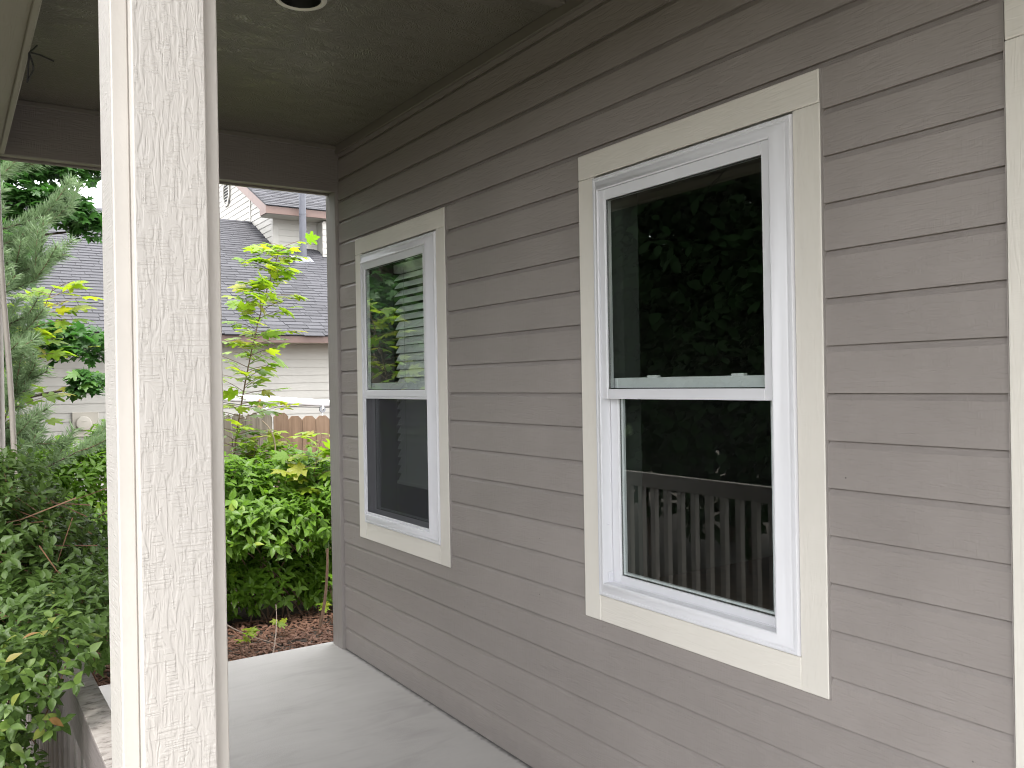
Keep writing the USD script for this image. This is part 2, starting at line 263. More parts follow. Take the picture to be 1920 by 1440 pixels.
m_deadtwig = plain('dead_twig', (0.30, 0.23, 0.18), 0.8, var=0.25, scale=30)
m_vine = plain('pale_vine', (0.20, 0.20, 0.10), 0.6, var=0.2)
m_dogwood = leafmat('dogwood_leaf', [(0.0, (0.085, 0.175, 0.018)), (0.5, (0.15, 0.265, 0.026)), (0.85, (0.21, 0.33, 0.033)), (1.0, (0.28, 0.36, 0.05))], 0.45)
m_young = leafmat('young_maple_leaf', [(0.0, (0.12, 0.22, 0.02)), (0.6, (0.19, 0.28, 0.025)), (0.9, (0.24, 0.29, 0.025)), (1.0, (0.28, 0.27, 0.03))], 0.48)
m_maple = leafmat('maple_leaf', [(0.0, (0.025, 0.075, 0.016)), (0.6, (0.045, 0.12, 0.02)), (0.92, (0.08, 0.18, 0.02)), (1.0, (0.22, 0.20, 0.03))], 0.42)
m_privet = leafmat('privet_leaf', [(0.0, (0.045, 0.085, 0.016)), (0.5, (0.075, 0.13, 0.026)), (0.88, (0.12, 0.19, 0.036)), (0.97, (0.20, 0.23, 0.05)), (1.0, (0.25, 0.13, 0.05))], 0.3, 0.5)
m_needle = leafmat('pine_needle', [(0.0, (0.05, 0.10, 0.045)), (0.6, (0.105, 0.17, 0.08)), (1.0, (0.21, 0.28, 0.14))], 0.25, 0.5)
m_hedge = leafmat('background_leaf', [(0.0, (0.005, 0.014, 0.004)), (1.0, (0.012, 0.030, 0.007))], 0.12, 0.9, 0.08)

# ================================================================== ground
def gz(x, y):
    return -0.13 - 0.10*np.clip(np.asarray(y)-5.2, 0, 4.0) - 0.25*np.clip((-1.85-np.asarray(x))/1.2, 0, 1)
def ground():
    ax = np.unique(np.concatenate([np.linspace(-4, 3, 71), np.linspace(-120, -4, 14), np.linspace(3, 120, 14)]))
    ay = np.unique(np.concatenate([np.linspace(4.6, 9.5, 50), np.linspace(-120, 4.6, 24), np.linspace(9.5, 160, 18)]))
    X, Y = np.meshgrid(ax, ay, indexing='ij')
    Z = gz(X, Y); near = (np.abs(X) < 4) & (Y > -3) & (Y < 10)
    Z = Z + near*0.03*(meshkit.fbm(np.stack([X*3, Y*3, 0*X], -1), 4, 3)-0.5)
    V = np.stack([X, Y, Z], -1).reshape(-1, 3); n = len(ay)
    i, j = np.meshgrid(np.arange(len(ax)-1), np.arange(n-1), indexing='ij')
    F = np.stack([i*n+j, (i+1)*n+j, (i+1)*n+j+1, i*n+j+1], -1).reshape(-1, 4)
    obj('ground', (V, F), m_soil, smooth=True, kind='structure')
ground()

# ================================================================== porch floor
Y_END = 4.935
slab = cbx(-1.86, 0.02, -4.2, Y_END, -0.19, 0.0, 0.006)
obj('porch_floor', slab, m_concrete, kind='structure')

# ================================================================== the house
house = thing('house', 'grey-brown lap-sided house wall with cream-trimmed windows along the porch', 'house')
WIN = [(1.4265, 2.4576, 0.698, 2.3663), (3.4588, 4.4908, 0.698, 2.3663)]      # outer edges of the window trim: y0, y1, z0, z1
DOOR = (-0.15, 0.955, -0.02, 2.3663)
WALL_TOP = 2.95
CORNER_Y = 4.745
LAP = 0.125
def opening(w, d=0.03): return sbox(w[0]+d, w[2]+d, w[1]-d, w[3]-d)
# sheathing with the openings cut out
wall = sbox(-4.2, -0.02, 4.868, 3.05)
for w in WIN: wall = wall.difference(sbox(w[0]+0.09, w[2]+0.095, w[1]-0.09, w[3]-0.09))
wall = wall.difference(sbox(DOOR[0]+0.09, -0.1, DOOR[1]-0.09, DOOR[3]-0.09))
sh = trimesh.creation.extrude_polygon(wall, 0.15, engine='earcut')
V = np.array(sh.vertices); V = np.stack([V[:, 2]+0.002, V[:, 0], V[:, 1]], -1)
obj('wall_sheathing', (V, np.array(sh.faces)[:, ::-1]), m_corner, house)
# lap boards, each cut round the window and door trim
cuts = [sbox(w[0]-0.002, w[2]-0.002, w[1]+0.002, w[3]+0.002) for w in WIN + [DOOR]]
k = 0
while 0.009 + LAP*k < WALL_TOP-0.06:
    z0 = 0.009 + LAP*k; z1 = min(z0+LAP+0.001, WALL_TOP-0.03)
    if k == 0: z0 = 0.004
    p = sbox(-4.2, z0, CORNER_Y-0.002, z1)
    for c in cuts: p = p.difference(c)
    for g in getattr(p, 'geoms', [p]):
        if g.is_empty or g.area < 1e-4: continue
        jit = RNG.uniform(-0.0005, 0.0005); zb = 0.009 + LAP*(k+1) - 0.0185; pieces = []
        for lo, hi, bev in ((z0, min(zb, z1), False), (zb, z1, True)):       # flat face, then the coved top that tucks under the next board
            if hi - lo < 0.001: continue
            q = g.intersection(sbox(-9, lo, 9, hi))
            for h in getattr(q, 'geoms', [q]):
                if h.is_empty or h.geom_type != 'Polygon' or h.area < 1e-6: continue
                e = trimesh.creation.extrude_polygon(h, 1.0, engine='earcut')
                v = np.array(e.vertices); front = v[:, 2] < 0.5
                off = 0.0125 - (np.clip((v[:, 1]-zb)/0.0185, 0, 1)*0.0115 if bev else 0.0012*np.clip((v[:, 1]-z0)/0.1, 0, 1))
                if not bev: off = np.where(v[:, 1] > zb-1e-6, 0.0125, off)
                pieces.append((np.stack([np.where(front, -off+jit, 0.006), v[:, 0], v[:, 1]], -1), np.array(e.faces)[:, ::-1]))
        if pieces: obj('siding_board', cat(*pieces), m_siding, house)
    k += 1
obj('corner_board', cbx(-0.032, 0.0, CORNER_Y, 4.868, -0.015, 2.69, 0.003), m_corner, house)
obj('corner_board', cbx(-0.030, 0.09, 4.8685, 4.895, -0.1, 2.95, 0.003), m_corner, house)
# room behind the windows
RX0, RX1, RY0, RY1, RZ0, RZ1 = 0.153, 3.9, -1.55, 4.80, 0.05, 2.62
obj('room_wall', cat(bx(RX1, RX1+0.1, RY0, RY1, RZ0, RZ1), bx(RX0, RX1+0.1, RY1, RY1+0.06, RZ0, RZ1), bx(RX0, RX1+0.1, RY0-0.1, RY0, RZ0, RZ1)), m_room, house)
obj('room_ceiling', bx(RX0, RX1+0.1, RY0-0.1, RY1+0.06, RZ1, RZ1+0.1), m_room, house)
obj('room_floor', bx(RX0, RX1+0.1, RY0-0.1, RY1+0.06, RZ0-0.1, RZ0), m_roomfloor, house)
obj('house_roof', cat(bx(0.0, 4.6, -4.2, 4.95, 3.06, 3.16)), m_shingle, house)
obj('far_wall', bx(4.0, 4.15, -1.6, 4.86, -0.3, 3.05), m_siding, house)
obj('end_wall', cat(bx(0.155, 4.0, 4.8615, 4.868, -0.3, 3.05), bx(0.155, 4.0, -1.72, -1.66, -0.3, 3.05)), m_siding, house)

def window(w, label, screen, locks):
    y0, y1, z0, z1 = w
    win = thing('window', label, None, parent=house)
    t, s, f = 0.0875, -0.0205, -0.0215
    obj('head_trim', cbx(f, 0.0, y0+0.001, y1-0.001, z1-0.0885, z1, 0.0025), m_trim_h, win)
    obj('side_trim', cbx(s, 0.0, y0, y0+t, z0+0.0, z1-0.0895, 0.0025), m_trim_v, win)
    obj('side_trim', cbx(s, 0.0, y1-t, y1, z0+0.0, z1-0.0895, 0.0025), m_trim_v, win)
    obj('sill_trim', cbx(s+0.001, 0.0, y0+t+0.0005, y1-t-0.0005, z0, z0+0.0915, 0.0025), m_trim_h, win)
    # siding paint carried over the edges of the trim
    obj('paint_edge', cat(bx(-0.0188, 0.001, y0-0.0035, y0-0.0005, z0, z1), bx(-0.0188, 0.001, y1+0.0005, y1+0.002, z0, z1)), m_corner, win)
    a0, a1, b0, b1 = y0+t+0.001, y1-t-0.001, z0+0.0925, z1-0.0970
    prof = [(0, 0.02), (0, -0.024), (0.003, -0.0285), (0.011, -0.0295), (0.0135, -0.0275), (0.018, -0.0275), (0.021, -0.031), (0.030, -0.034), (0.040, -0.041), (0.049, -0.0505), (0.0535, -0.052), (0.0565, -0.050),
            (0.0565, -0.013), (0.0585, -0.0125), (0.0585, -0.010), (0.0565, -0.0095), (0.0565, 0.0), (0.0, 0.0)]
    obj('frame', ring(a0, a1, b0, b1, prof), m_vinyl, win, smooth=35)
    i0, i1, j0, j1 = a0+0.0568, a1-0.0568, b0+0.0568, b1-0.0568
    zm = 1.505
    # upper sash, in front
    def sash(name, lo, hi, xf, xb, wst, wlo, whi, m):
        r = cat(cbx(xf, xb, i0, i0+wst, lo, hi, 0.002), cbx(xf, xb, i1-wst, i1, lo, hi, 0.002), cbx(xf+0.0005, xb, i0+wst, i1-wst, lo, lo+wlo, 0.002), cbx(xf+0.0005, xb, i0+wst, i1-wst, hi-whi, hi, 0.002))
        obj(name, r, m, win)
        g0, g1, h0, h1 = i0+wst, i1-wst, lo+wlo, hi-whi
        obj('gasket', ring(g0-0.001, g1+0.001, h0-0.001, h1+0.001, [(0, xf+0.008), (0.0045, xf+0.009), (0.0045, xf+0.013), (0, xf+0.013)]), m_gasket, win)
        return g0, g1, h0, h1
    g = sash('upper_sash', zm-0.0165, j1, -0.0455, -0.014, 0.030, 0.034, 0.036, m_vinyl)
    obj('pane', (np.array([(-0.037, g[0], g[2]), (-0.037, g[1], g[2]), (-0.037, g[1], g[3]), (-0.037, g[0], g[3])]), np.array([(0, 3, 2, 1)])), m_glass, win)
    g = sash('lower_sash', j0-0.012, zm+0.055, -0.0075, 0.025, 0.040, 0.038, 0.042, m_vinyl)
    obj('pane', (np.array([(0.001, g[0], g[2]), (0.001, g[1], g[2]), (0.001, g[1], g[3]), (0.001, g[0], g[3])]), np.array([(0, 3, 2, 1)])), m_glass, win)
    obj('spacer_bar', ring(g[0], g[1], g[2], g[3], [(0.004, 0.004), (0.011, 0.004), (0.011, 0.016), (0.004, 0.016)]), m_greyv, win)
    obj('inner_jamb', ring(a0+0.02, a1-0.02, b0+0.02, b1-0.02, [(0.0, 0.0005), (0.038, 0.0005), (0.0380, 0.06), (0.012, 0.157), (-0.02, 0.157)]), m_jamb_shade, win)
    if locks:
        for y in (1.735, 2.10): obj('tilt_latch', cbx(-0.006, 0.012, y-0.024, y+0.024, zm+0.055, zm+0.062, 0.0015), m_vinyl, win)
    obj('track_stop', cat(cbx(-0.030, -0.010, i1-0.006, i1+0.0002, j0, j0+0.035, 0.001), cbx(-0.030, -0.024, i1-0.004, i1+0.0002, j0+0.20, j0+0.205, 0.001)), m_greyv, win)
    if screen:
        s0, s1 = j0, zm-0.017
        fr = ring(i0+0.0005, i1-0.0005, s0, s1, [(0, -0.034), (0, -0.0425), (0.002, -0.044), (0.010, -0.044), (0.012, -0.042), (0.012, -0.034)])
        sc = obj('insect_screen', fr, m_vinyl, win)
        obj('screen_mesh', (np.array([(-0.038, i0+0.011, s0+0.011), (-0.038, i1-0.011, s0+0.011), (-0.038, i1-0.011, s1-0.011), (-0.038, i0+0.011, s1-0.011)]), np.array([(0, 3, 2, 1)])), m_screen, win)
window(WIN[0], 'dark near window whose lower pane reflects the porch railing', False, True)
window(WIN[1], 'farther window with white blinds behind its upper pane', True, False)

# the door next to the camera: only the edge of its cream casing is in view
door = thing('door', 'door with a cream painted casing at the right edge', None, parent=house)
obj('head_trim', cbx(-0.0215, 0.0, DOOR[0]+0.001, DOOR[1]-0.001, 2.278, 2.3663, 0.0025), m_trim_h, door)
obj('side_trim', cbx(-0.0205, 0.0, DOOR[1]-0.0875, DOOR[1], 0.0, 2.277, 0.0025), m_trim_v, door)
obj('side_trim', cbx(-0.0205, 0.0, DOOR[0], DOOR[0]+0.0875, 0.0, 2.277, 0.0025), m_trim_v, door)
obj('paint_edge', bx(-0.0188, 0.001, DOOR[1]+0.0005, DOOR[1]+0.0025, 0.0, 2.366), m_corner, door)
obj('door_leaf', cat(cbx(0.05, 0.095, -0.06, 0.865, 0.02, 2.275, 0.003), cbx(0.044, 0.05, 0.05, 0.35, 0.25, 1.0, 0.004), cbx(0.044, 0.05, 0.46, 0.76, 0.25, 1.0, 0.004), cbx(0.044, 0.05, 0.05, 0.35, 1.15, 2.1, 0.004), cbx(0.044, 0.05, 0.46, 0.76, 1.15, 2.1, 0.004)), m_door, door)
obj('threshold', cbx(-0.03, 0.15, -0.06, 0.865, -0.005, 0.02, 0.003), m_greyv, door)

# blinds in the far window
bl = thing('window_blind', 'white slatted blind hanging inside the farther window', 'blind', (0.165, 0, 0))
BY0, BY1 = WIN[1][0]+0.10, 4.345
obj('head_rail', cbx(-0.02, 0.025, BY0, BY1, 2.17, 2.215, 0.003), m_blind, bl)
z = 2.145; n = 0
while z > 0.99:
    w, t = 0.025, 0.0016; an = math.radians(60 if n > 5 else 46)
    c, s = math.cos(an), math.sin(an)
    V = []
    for y in (BY0+0.004, BY1):
        for q, off in ((-1, 0), (0, 0.002), (1, 0)):
            for tt in (-t/2, t/2): V.append((q*w*c - (tt+off)*s, y, z + q*w*s + (tt+off)*c))
    F = [(0, 2, 3, 1), (2, 4, 5, 3), (6, 7, 9, 8), (8, 9, 11, 10), (0, 6, 8, 2), (2, 8, 10, 4), (1, 3, 9, 7), (3, 5, 11, 9), (0, 1, 7, 6), (4, 10, 11, 5)]
    obj('slat', (np.array(V), np.array(F)), m_blind, bl)
    z -= 0.0445; n += 1
obj('bottom_rail', cbx(-0.022, 0.022, BY0, BY1, z+0.008, z+0.026, 0.003), m_blind, bl)
for y in (BY0+0.12, (BY0+BY1)/2-0.05, (BY0+BY1)/2-0.035, BY1-0.14): obj('ladder_cord', tube([(-0.028, y, z+0.02), (-0.028, y, 1.6), (-0.028, y, 2.18)], 0.0012, 4), m_cord, bl)

# ================================================================== porch roof: ceiling, beams, trim
CEIL, BEAM = 2.95, 2.688
pr = thing('porch_roof', 'brown porch ceiling with its end beam and front beam', 'porch roof')
from shapely.geometry import Point
_cp = trimesh.creation.extrude_polygon(sbox(-1.80, -4.2, 0.0, 4.86).difference(Point(-0.862, 2.985).buffer(0.0735, 24)), 0.02, engine='earcut'); _cp.apply_translation([0, 0, CEIL])
obj('ceiling_panel', _cp, m_ceiling, pr)
obj('roof_deck', bx(-2.12, -0.001, -4.2, 4.94, 3.052, 3.15), m_shingle, pr)  # strip beyond the front fascia is added to hold back sky light
obj('eave_soffit', bx(-2.10, -1.871, -4.2, 4.93, 3.03, 3.05), m_frontbeam, pr)  # unseen overhang, added to darken the column and floor
obj('gutter', cbx(-2.22, -2.121, -4.2, 4.95, 3.03, 3.15, 0.01), m_frontbeam, pr)
obj('end_beam', cbx(-1.82, -0.0015, 4.735, 4.758, BEAM-0.006, CEIL-0.0005, 0.003), m_beam, pr)
obj('beam_soffit', cat(bx(-1.82, -0.0015, 4.7585, 4.840, BEAM+0.006, BEAM+0.03)), m_frontbeam, pr)
obj('end_fascia', cbx(-1.88, 0.0, 4.8405, 4.865, BEAM-0.006, 3.05, 0.003), m_beam, pr)
obj('front_beam', cbx(-1.722, -1.70, -4.2, 4.7345, BEAM-0.006, CEIL-0.0005, 0.003), m_frontbeam, pr)
obj('beam_soffit', bx(-1.845, -1.7225, -4.2, 4.7345, BEAM+0.006, BEAM+0.03), m_frontbeam, pr)
obj('front_fascia', cbx(-1.87, -1.8455, -4.2, 4.84, BEAM-0.006, 3.05, 0.003), m_frontbeam, pr)
obj('ceiling_trim', cbx(-0.032, -0.0145, -4.2, 4.7345, 2.902, CEIL-0.0005, 0.002), m_ceiltrim, pr)
obj('ceiling_trim', cbx(-1.699, -0.0325, 2.50, 2.545, CEIL-0.012, CEIL-0.0005, 0.002), m_ceiltrim, pr)
obj('ceiling_trim', cbx(-1.699, -0.0325, 4.716, 4.7345, 2.925, CEIL-0.0005, 0.002), m_ceiltrim, pr)

# recessed lamp in the ceiling
lx, ly = -0.862, 2.985
dl = thing('recessed_light', 'round white-rimmed recessed lamp with black inside in the porch ceiling', 'lamp', (lx, ly, CEIL))
def lathe(prof, n=40):
    a = np.arange(n)*2*np.pi/n; P = np.array(prof); V = np.stack([np.outer(np.cos(a), P[:, 0]), np.outer(np.sin(a), P[:, 0]), np.tile(P[:, 1], (n, 1))], -1).reshape(-1, 3)
    m = len(P); i, j = np.meshgrid(np.arange(n), np.arange(m-1), indexing='ij')
    return V, np.stack([i*m+j, ((i+1) % n)*m+j, ((i+1) % n)*m+j+1, i*m+j+1], -1).reshape(-1, 4)
obj('trim_ring', lathe([(0.072, -0.001), (0.0735, -0.006), (0.078, -0.009), (0.090, -0.007), (0.094, -0.003), (0.0945, 0.0)]), m_lampring, dl, smooth=40)
obj('baffle', lathe([(0.0725, -0.004), (0.070, 0.0), (0.062, 0.075), (0.0, 0.076)][::-1]), m_baffle, dl, smooth=40)
obj('bulb', lathe([(0.0, 0.050), (0.022, 0.052), (0.031, 0.060), (0.033, 0.068), (0.03, 0.0755)]), m_lampglass, dl, smooth=60)

# black bent wires hooked on the front beam
wr = thing('wire_clip', 'small black bent wire clip hooked on the front beam edge', 'wire', (-1.702, 3.27, 2.683))
for pts in ([(0, 0, 0), (0.012, -0.03, 0.004), (0.02, -0.05, 0.01)], [(0, 0, 0), (0.03, 0.0, -0.002), (0.055, 0.01, -0.006), (0.075, 0.012, -0.012)], [(0, 0, 0), (0.0, 0.03, -0.03), (0.001, 0.07, -0.055), (0.0, 0.10, -0.07)],
            [(0, 0, 0), (0.014, 0.03, -0.03), (0.016, 0.055, -0.04), (0.002, 0.09, -0.068)]):
    obj('wire', tube(pts, 0.003, 5), m_dark, wr)

# ================================================================== column (plus-shaped: four boards round a core)
def column(loc, label, first=None):
    if first is not None:
        c = UsdGeom.Xform.Define(stage, path_of('porch_column')); c.AddTranslateOp().Set(Gf.Vec3d(*loc))
        c.GetPrim().GetReferences().AddInternalReference(first.GetPath()); c.GetPrim().SetInstanceable(True)
        return tag(c.GetPrim(), label, 'column', 'porch columns')
    c = thing('porch_column', label, 'column', loc, group='porch columns')
    h, b, t = 0.0445, 0.0445, 0.0205
    Z0, Z1 = 0.003, 2.949
    obj('core', bx(-h, h, -h, h, Z0, Z1), m_colsmooth, c)
    for nx, ny in ((0, -1), (-1, 0), (1, 0), (0, 1)):
        # board: smooth edges, grained face
        if ny: m = cbx(-b, b, ny*h + (0.0003 if ny > 0 else -t), ny*h + (t if ny > 0 else -0.0003), Z0, Z1, 0.0016)
        else:  m = cbx(nx*h + (0.0003 if nx > 0 else -t), nx*h + (t if nx > 0 else -0.0003), -b, b, Z0, Z1, 0.0016)
        bd = obj('board', m, m_colsmooth, c)
        fx = 0.0004
        if ny: f = cbx(-b+0.0022, b-0.0022, ny*(h+t), ny*(h+t+fx), Z0, Z1, 0.0001)
        else:  f = cbx(nx*(h+t), nx*(h+t+fx), -b+0.0022, b-0.0022, Z0, Z1, 0.0001)
        obj('grained_face', f, m_column, bd)
    return c
col = column((-1.7105, 1.2035, 0), 'big cream wood-grained porch column nearest the camera')
column((-1.782, 4.80, 0), 'distant cream porch column behind the pine at the left edge', col)

# ================================================================== railing
rl = thing('porch_railing', 'brown porch railing with weathered top rail and square balusters', 'railing')
RXA, RXB, RZT = -1.754, -1.709, 0.965
obj('top_rail', cbx(RXA, RXB, 1.269, 4.735, RZT-0.088, RZT-0.002, 0.003), m_rail, rl)
obj('rail_cap', cbx(RXA+0.0006, RXB-0.0006, 1.269, 4.735, RZT-0.0018, RZT, 0.0008), m_railtop, rl)
obj('bottom_rail', cbx(RXA+0.004, RXB-0.004, 1.269, 4.735, 0.07, 0.11, 0.003), m_rail, rl)
y = 1.33
while y < 4.70:
    obj('baluster', cbx(-1.750, -1.713, y-0.0185, y+0.0185, 0.1105, RZT-0.0885, 0.002), m_baluster, rl)
    y += 0.1148

# ================================================================== pale tube beside the far column
tb = obj('hanging_tube', tube(np.vstack([bez((-1.752, 4.3, 2.68), (-1.752, 4.3, 2.2), (-1.731, 4.3, 1.86), 6), bez((-1.731, 4.3, 1.86), (-1.706, 4.3, 1.45), (-1.703, 4.3, 1.0), 8)[1:], bez((-1.703, 4.3, 1.0), (-1.703, 4.3, 0.6), (-1.79, 4.3, -0.3), 6)[1:]]), 0.0115, 8), m_tube, smooth=60,
         label='thin pale beige tube hanging in a slight bend beside the far column', category='tube')

# ================================================================== fences
def dogear(w, h, t, ear=0.035):
    p = Polygon([(-w/2, 0), (w/2, 0), (w/2, h-ear), (w/2-ear, h), (-w/2+ear, h), (-w/2, h-ear)])
    e = trimesh.creation.extrude_polygon(p, t, engine='earcut'); v = np.array(e.vertices)
    return np.stack([v[:, 0], v[:, 2], v[:, 1]], -1), np.array(e.faces)[:, ::-1]
def raggedboard(w, h, t, rg):
    xs = np.linspace(-w/2, w/2, 6); top = [(x, h - rg.uniform(0.0, 0.045) - (0.03 if abs(x) > w*0.45 else 0)) for x in xs[::-1]]
    e = trimesh.creation.extrude_polygon(Polygon([(-w/2, 0), (w/2, 0)] + top), t, engine='earcut'); v = np.array(e.vertices)
    return np.stack([v[:, 0], v[:, 2], v[:, 1]], -1), np.array(e.faces)[:, ::-1]
fo = thing('wooden_fence', 'old grey weathered board fence with ragged tops behind the shrubs', 'fence', (0, 8.6, 0), 0.0)
x = -0.42
while x < 0.86:
    w = 0.138 + RNG.uniform(-0.006, 0.004)
    v, f = raggedboard(w-0.006, 1.292 - 0.035*(x+0.3)*0 + 0.52 + RNG.uniform(-0.01, 0.012), 0.018, RNG)
    v = v + [min(x + w/2, 0.815-w/2 if x+w > 0.815 else 9), RNG.uniform(-0.004, 0.004), -0.52]
    if x + w > 0.83: break
    obj('fence_board', (v, f), m_fence_old, fo)
    x += w
obj('rail', cat(cbx(-0.42, 0.81, 0.022, 0.06, 0.95, 1.04, 0.003), cbx(-0.42, 0.81, 0.022, 0.06, -0.3, -0.21, 0.003)), m_fence_old, fo)
fn = thing('wooden_fence', 'newer brown dog-eared cedar fence right of the weathered one', 'fence', (0, 8.0, 0), 0.0)
x = 0.632
hs = [1.297, 1.262, 1.259, 1.257, 1.252, 1.25, 1.25, 1.245, 1.24, 1.24, 1.24, 1.24]
i = 0
while x < 6.0:
    w = 0.138 if i else 0.143
    v, f = dogear(w-0.004, hs[min(i, 11)] + 0.5, 0.018)
    obj('fence_board', (v + [x+w/2, RNG.uniform(-0.003, 0.003) - (0.012 if i == 0 else 0), -0.5], f), m_fence_new, fn)
    x += w; i += 1
obj('rail', cat(cbx(0.64, 6.0, 0.022, 0.06, 0.95, 1.04, 0.003), cbx(0.64, 6.0, 0.022, 0.06, -0.3, -0.21, 0.003)), m_fence_new, fn)
obj('post', cbx(0.80, 0.89, 0.061, 0.15, -0.6, 1.2, 0.004), m_fence_new, fn)

# ================================================================== white boom above the fence
bo = thing('boom', 'white tube boom with pulley and cord above the fence', 'boom')
A, B = np.array([-0.6, 9.5, 1.535]), np.array([3.6, 9.5, 1.19])
d = (B-A)/np.linalg.norm(B-A)
def on(xx): return A + d*((xx-A[0])/d[0])
obj('tube', tube([A, on(1.0), on(2.0), B], 0.042, 16), m_white, bo, smooth=50)
obj('cord', tube([on(0.5)-[0, 0, 0.05], on(0.95)-[0, 0, 0.085], on(1.35)-[0, 0, 0.062], on(1.68)-[0, 0, 0.050], on(2.4)-[0, 0, 0.046]], 0.004, 5), m_dark, bo)
p0 = on(0.955)
obj('hanger', cat(cbx(p0[0]-0.012, p0[0]+0.012, 9.445, 9.47, p0[2]-0.125, p0[2]+0.005, 0.003), cbx(p0[0]-0.022, p0[0]+0.022, 9.44, 9.475, p0[2]-0.10, p0[2]-0.07, 0.004)), m_tan, bo)
obj('shackle', tube([p0+np.array([0.02+0.035*math.cos(a)+0.035, -0.03, -0.088+0.018*math.sin(a)]) for a in np.linspace(0, 2*math.pi, 13)], 0.005, 5), m_steel, bo)
p1 = on(1.685) - [0, 0.03, 0.075]
wv, wf = lathe([(0.012, -0.012), (0.036, -0.012), (0.030, 0.0), (0.036, 0.012), (0.012, 0.012)], 20)
obj('pulley', (np.stack([wv[:, 0], wv[:, 2], wv[:, 1]], -1) + p1, wf), m_steel, bo)
obj('pulley_strap', cat(cbx(p1[0]-0.008, p1[0]+0.008, p1[1]-0.017, p1[1]+0.017, p1[2]+0.005, p1[2]+0.06, 0.003), cbx(p1[0]-0.010, p1[0]+0.004, p1[1]-0.01, p1[1]+0.01, p1[2]-0.105, p1[2]-0.03, 0.003)), m_white, bo)
for px_ in (-0.5, 3.5):
    q = on(px_); obj('support', tube([q-[0, 0, 0.04], [q[0], q[1], -0.6]], 0.03, 8), m_white, bo)

# ================================================================== neighbour's house
nh = thing('neighbour_house', 'cream sided neighbouring house with grey shingle roofs beyond the fence', 'house')
EY, EZ, PITCH_R = 13.0, 2.348, 0.5
def lapwall(poly_uv, place, n_lap=0.125, z_from=-0.6, name='siding_board', m=None):
    """lap boards clipped to a polygon in (u, z); place(u, z, depth) -> world"""
    u0, zb, u1, zt = poly_uv.bounds; z = zb
    while z < zt:
        p = sbox(u0-1, z, u1+1, z+n_lap+0.001).intersection(poly_uv)
        for g in getattr(p, 'geoms', [p]):
            if g.is_empty or g.geom_type != 'Polygon' or g.area < 1e-4: continue
            e = trimesh.creation.extrude_polygon(g, 1.0, engine='earcut'); v = np.array(e.vertices)
            dep = np.where(v[:, 2] < 0.5, 0.004 + 0.011*np.clip(1-(v[:, 1]-z)/n_lap, 0, 1), -0.02)
            obj(name, (np.array([place(a, b, c) for a, b, c in zip(v[:, 0], v[:, 1], dep)]), np.array(e.faces)), m or m_ncream, nh)
        z += n_lap
# lower storey wall
lapwall(sbox(-8, -0.65, 8.5, 2.25), lambda u, z, c: (u, 13.5-c, z))
obj('wall', bx(-8, 8.5, 13.53, 24, -0.7, 2.3), m_ncream, nh)
obj('fascia', cbx(-8.2, 8.7, EY-0.02, EY+0.012, EZ-0.125, EZ-0.004, 0.004), m_nfascia, nh)
obj('soffit', bx(-8.2, 8.7, EY+0.013, 13.49, EZ-0.115, EZ-0.10), m_nsoffit, nh)
# roof planes with their shingles
roof_base = []
def roofplane(x0, x1, y0, y1, ez, pitch, clip=None, name='roof', maxparts=300, focus=None):
    n = np.array([0, -pitch, 1]); n /= np.linalg.norm(n)
    def at(x, y, h): return np.array([x, y, ez+pitch*(y-y0)]) + n*h
    deck = np.array([at(x0, y0, -0.05), at(x1, y0, -0.05), at(x1, y1, -0.05), at(x0, y1, -0.05), at(x0, y0, 0.0), at(x1, y0, 0.0), at(x1, y1, 0.0), at(x0, y1, 0.0)])
    rf = obj(name, (deck, np.array([(0, 3, 2, 1), (4, 5, 6, 7), (0, 1, 5, 4), (1, 2, 6, 5), (2, 3, 7, 6), (3, 0, 4, 7)])), m_underlay, nh)
    ex = 0.135/math.sqrt(1+pitch**2); tabs = []
    y = y0-0.02; row = 0
    while y < y1:
        x = x0 - 0.3 + (0.137*row) % 0.30
        while x < x1:
            w = 0.30 + RNG.uniform(-0.05, 0.05)
            a, b = max(x, x0), min(x+w-0.008, x1)
            if b > a + 0.02 and (clip is None or not clip((a+b)/2, y+0.06)):
                dz = RNG.uniform(0.0, 0.006); yb = y - RNG.choice([0.0, 0.0, 0.02])
                tabs.append((a, b, yb, y+ex*1.15, dz))
            x += w
        y += ex; row += 1
    def tabmesh(t):
        a, b, ya, yb, dz = t
        v = np.array([at(a, ya, 0.002), at(b, ya, 0.002), at(b, ya, 0.012+dz), at(a, ya, 0.012+dz), at(a, yb, 0.003), at(b, yb, 0.003)])
        return v, np.array([(0, 1, 2), (0, 2, 3), (3, 2, 5), (3, 5, 4), (0, 3, 4), (1, 5, 2)])
    fx = focus or ((x0+x1)/2, y0)
    inside = [t for t in tabs if focus and focus[0] <= (t[0]+t[1])/2 <= focus[1]]
    inside.sort(key=lambda t: t[2]); parts = set(id(t) for t in inside[:maxparts])
    for t in tabs:
        if id(t) in parts: obj('shingle', tabmesh(t), m_shingle, rf)
    rest = [tabmesh(t) for t in tabs if id(t) not in parts]
    if rest: obj('far_shingles', cat(*rest), m_shingle, rf, kind='stuff')
UX, UY, UEY, UEZ = 3.62, 17.0, 16.5, 5.09
roofplane(-8.3, 8.8, EY-0.03, 18.42, EZ, PITCH_R, clip=lambda x, y: (x > UX and y > UY) or (x > 4.49 and y > 16.2), focus=(0.9, 3.6))
obj('roof_back', cat((np.array([(-8.3, 18.42, EZ+0.5*(18.42-12.97)), (UX, 18.42, EZ+0.5*(18.42-12.97)), (UX, 24, 2.3), (-8.3, 24, 2.3)]), np.array([(0, 1, 2, 3)]))), m_shingle, nh)
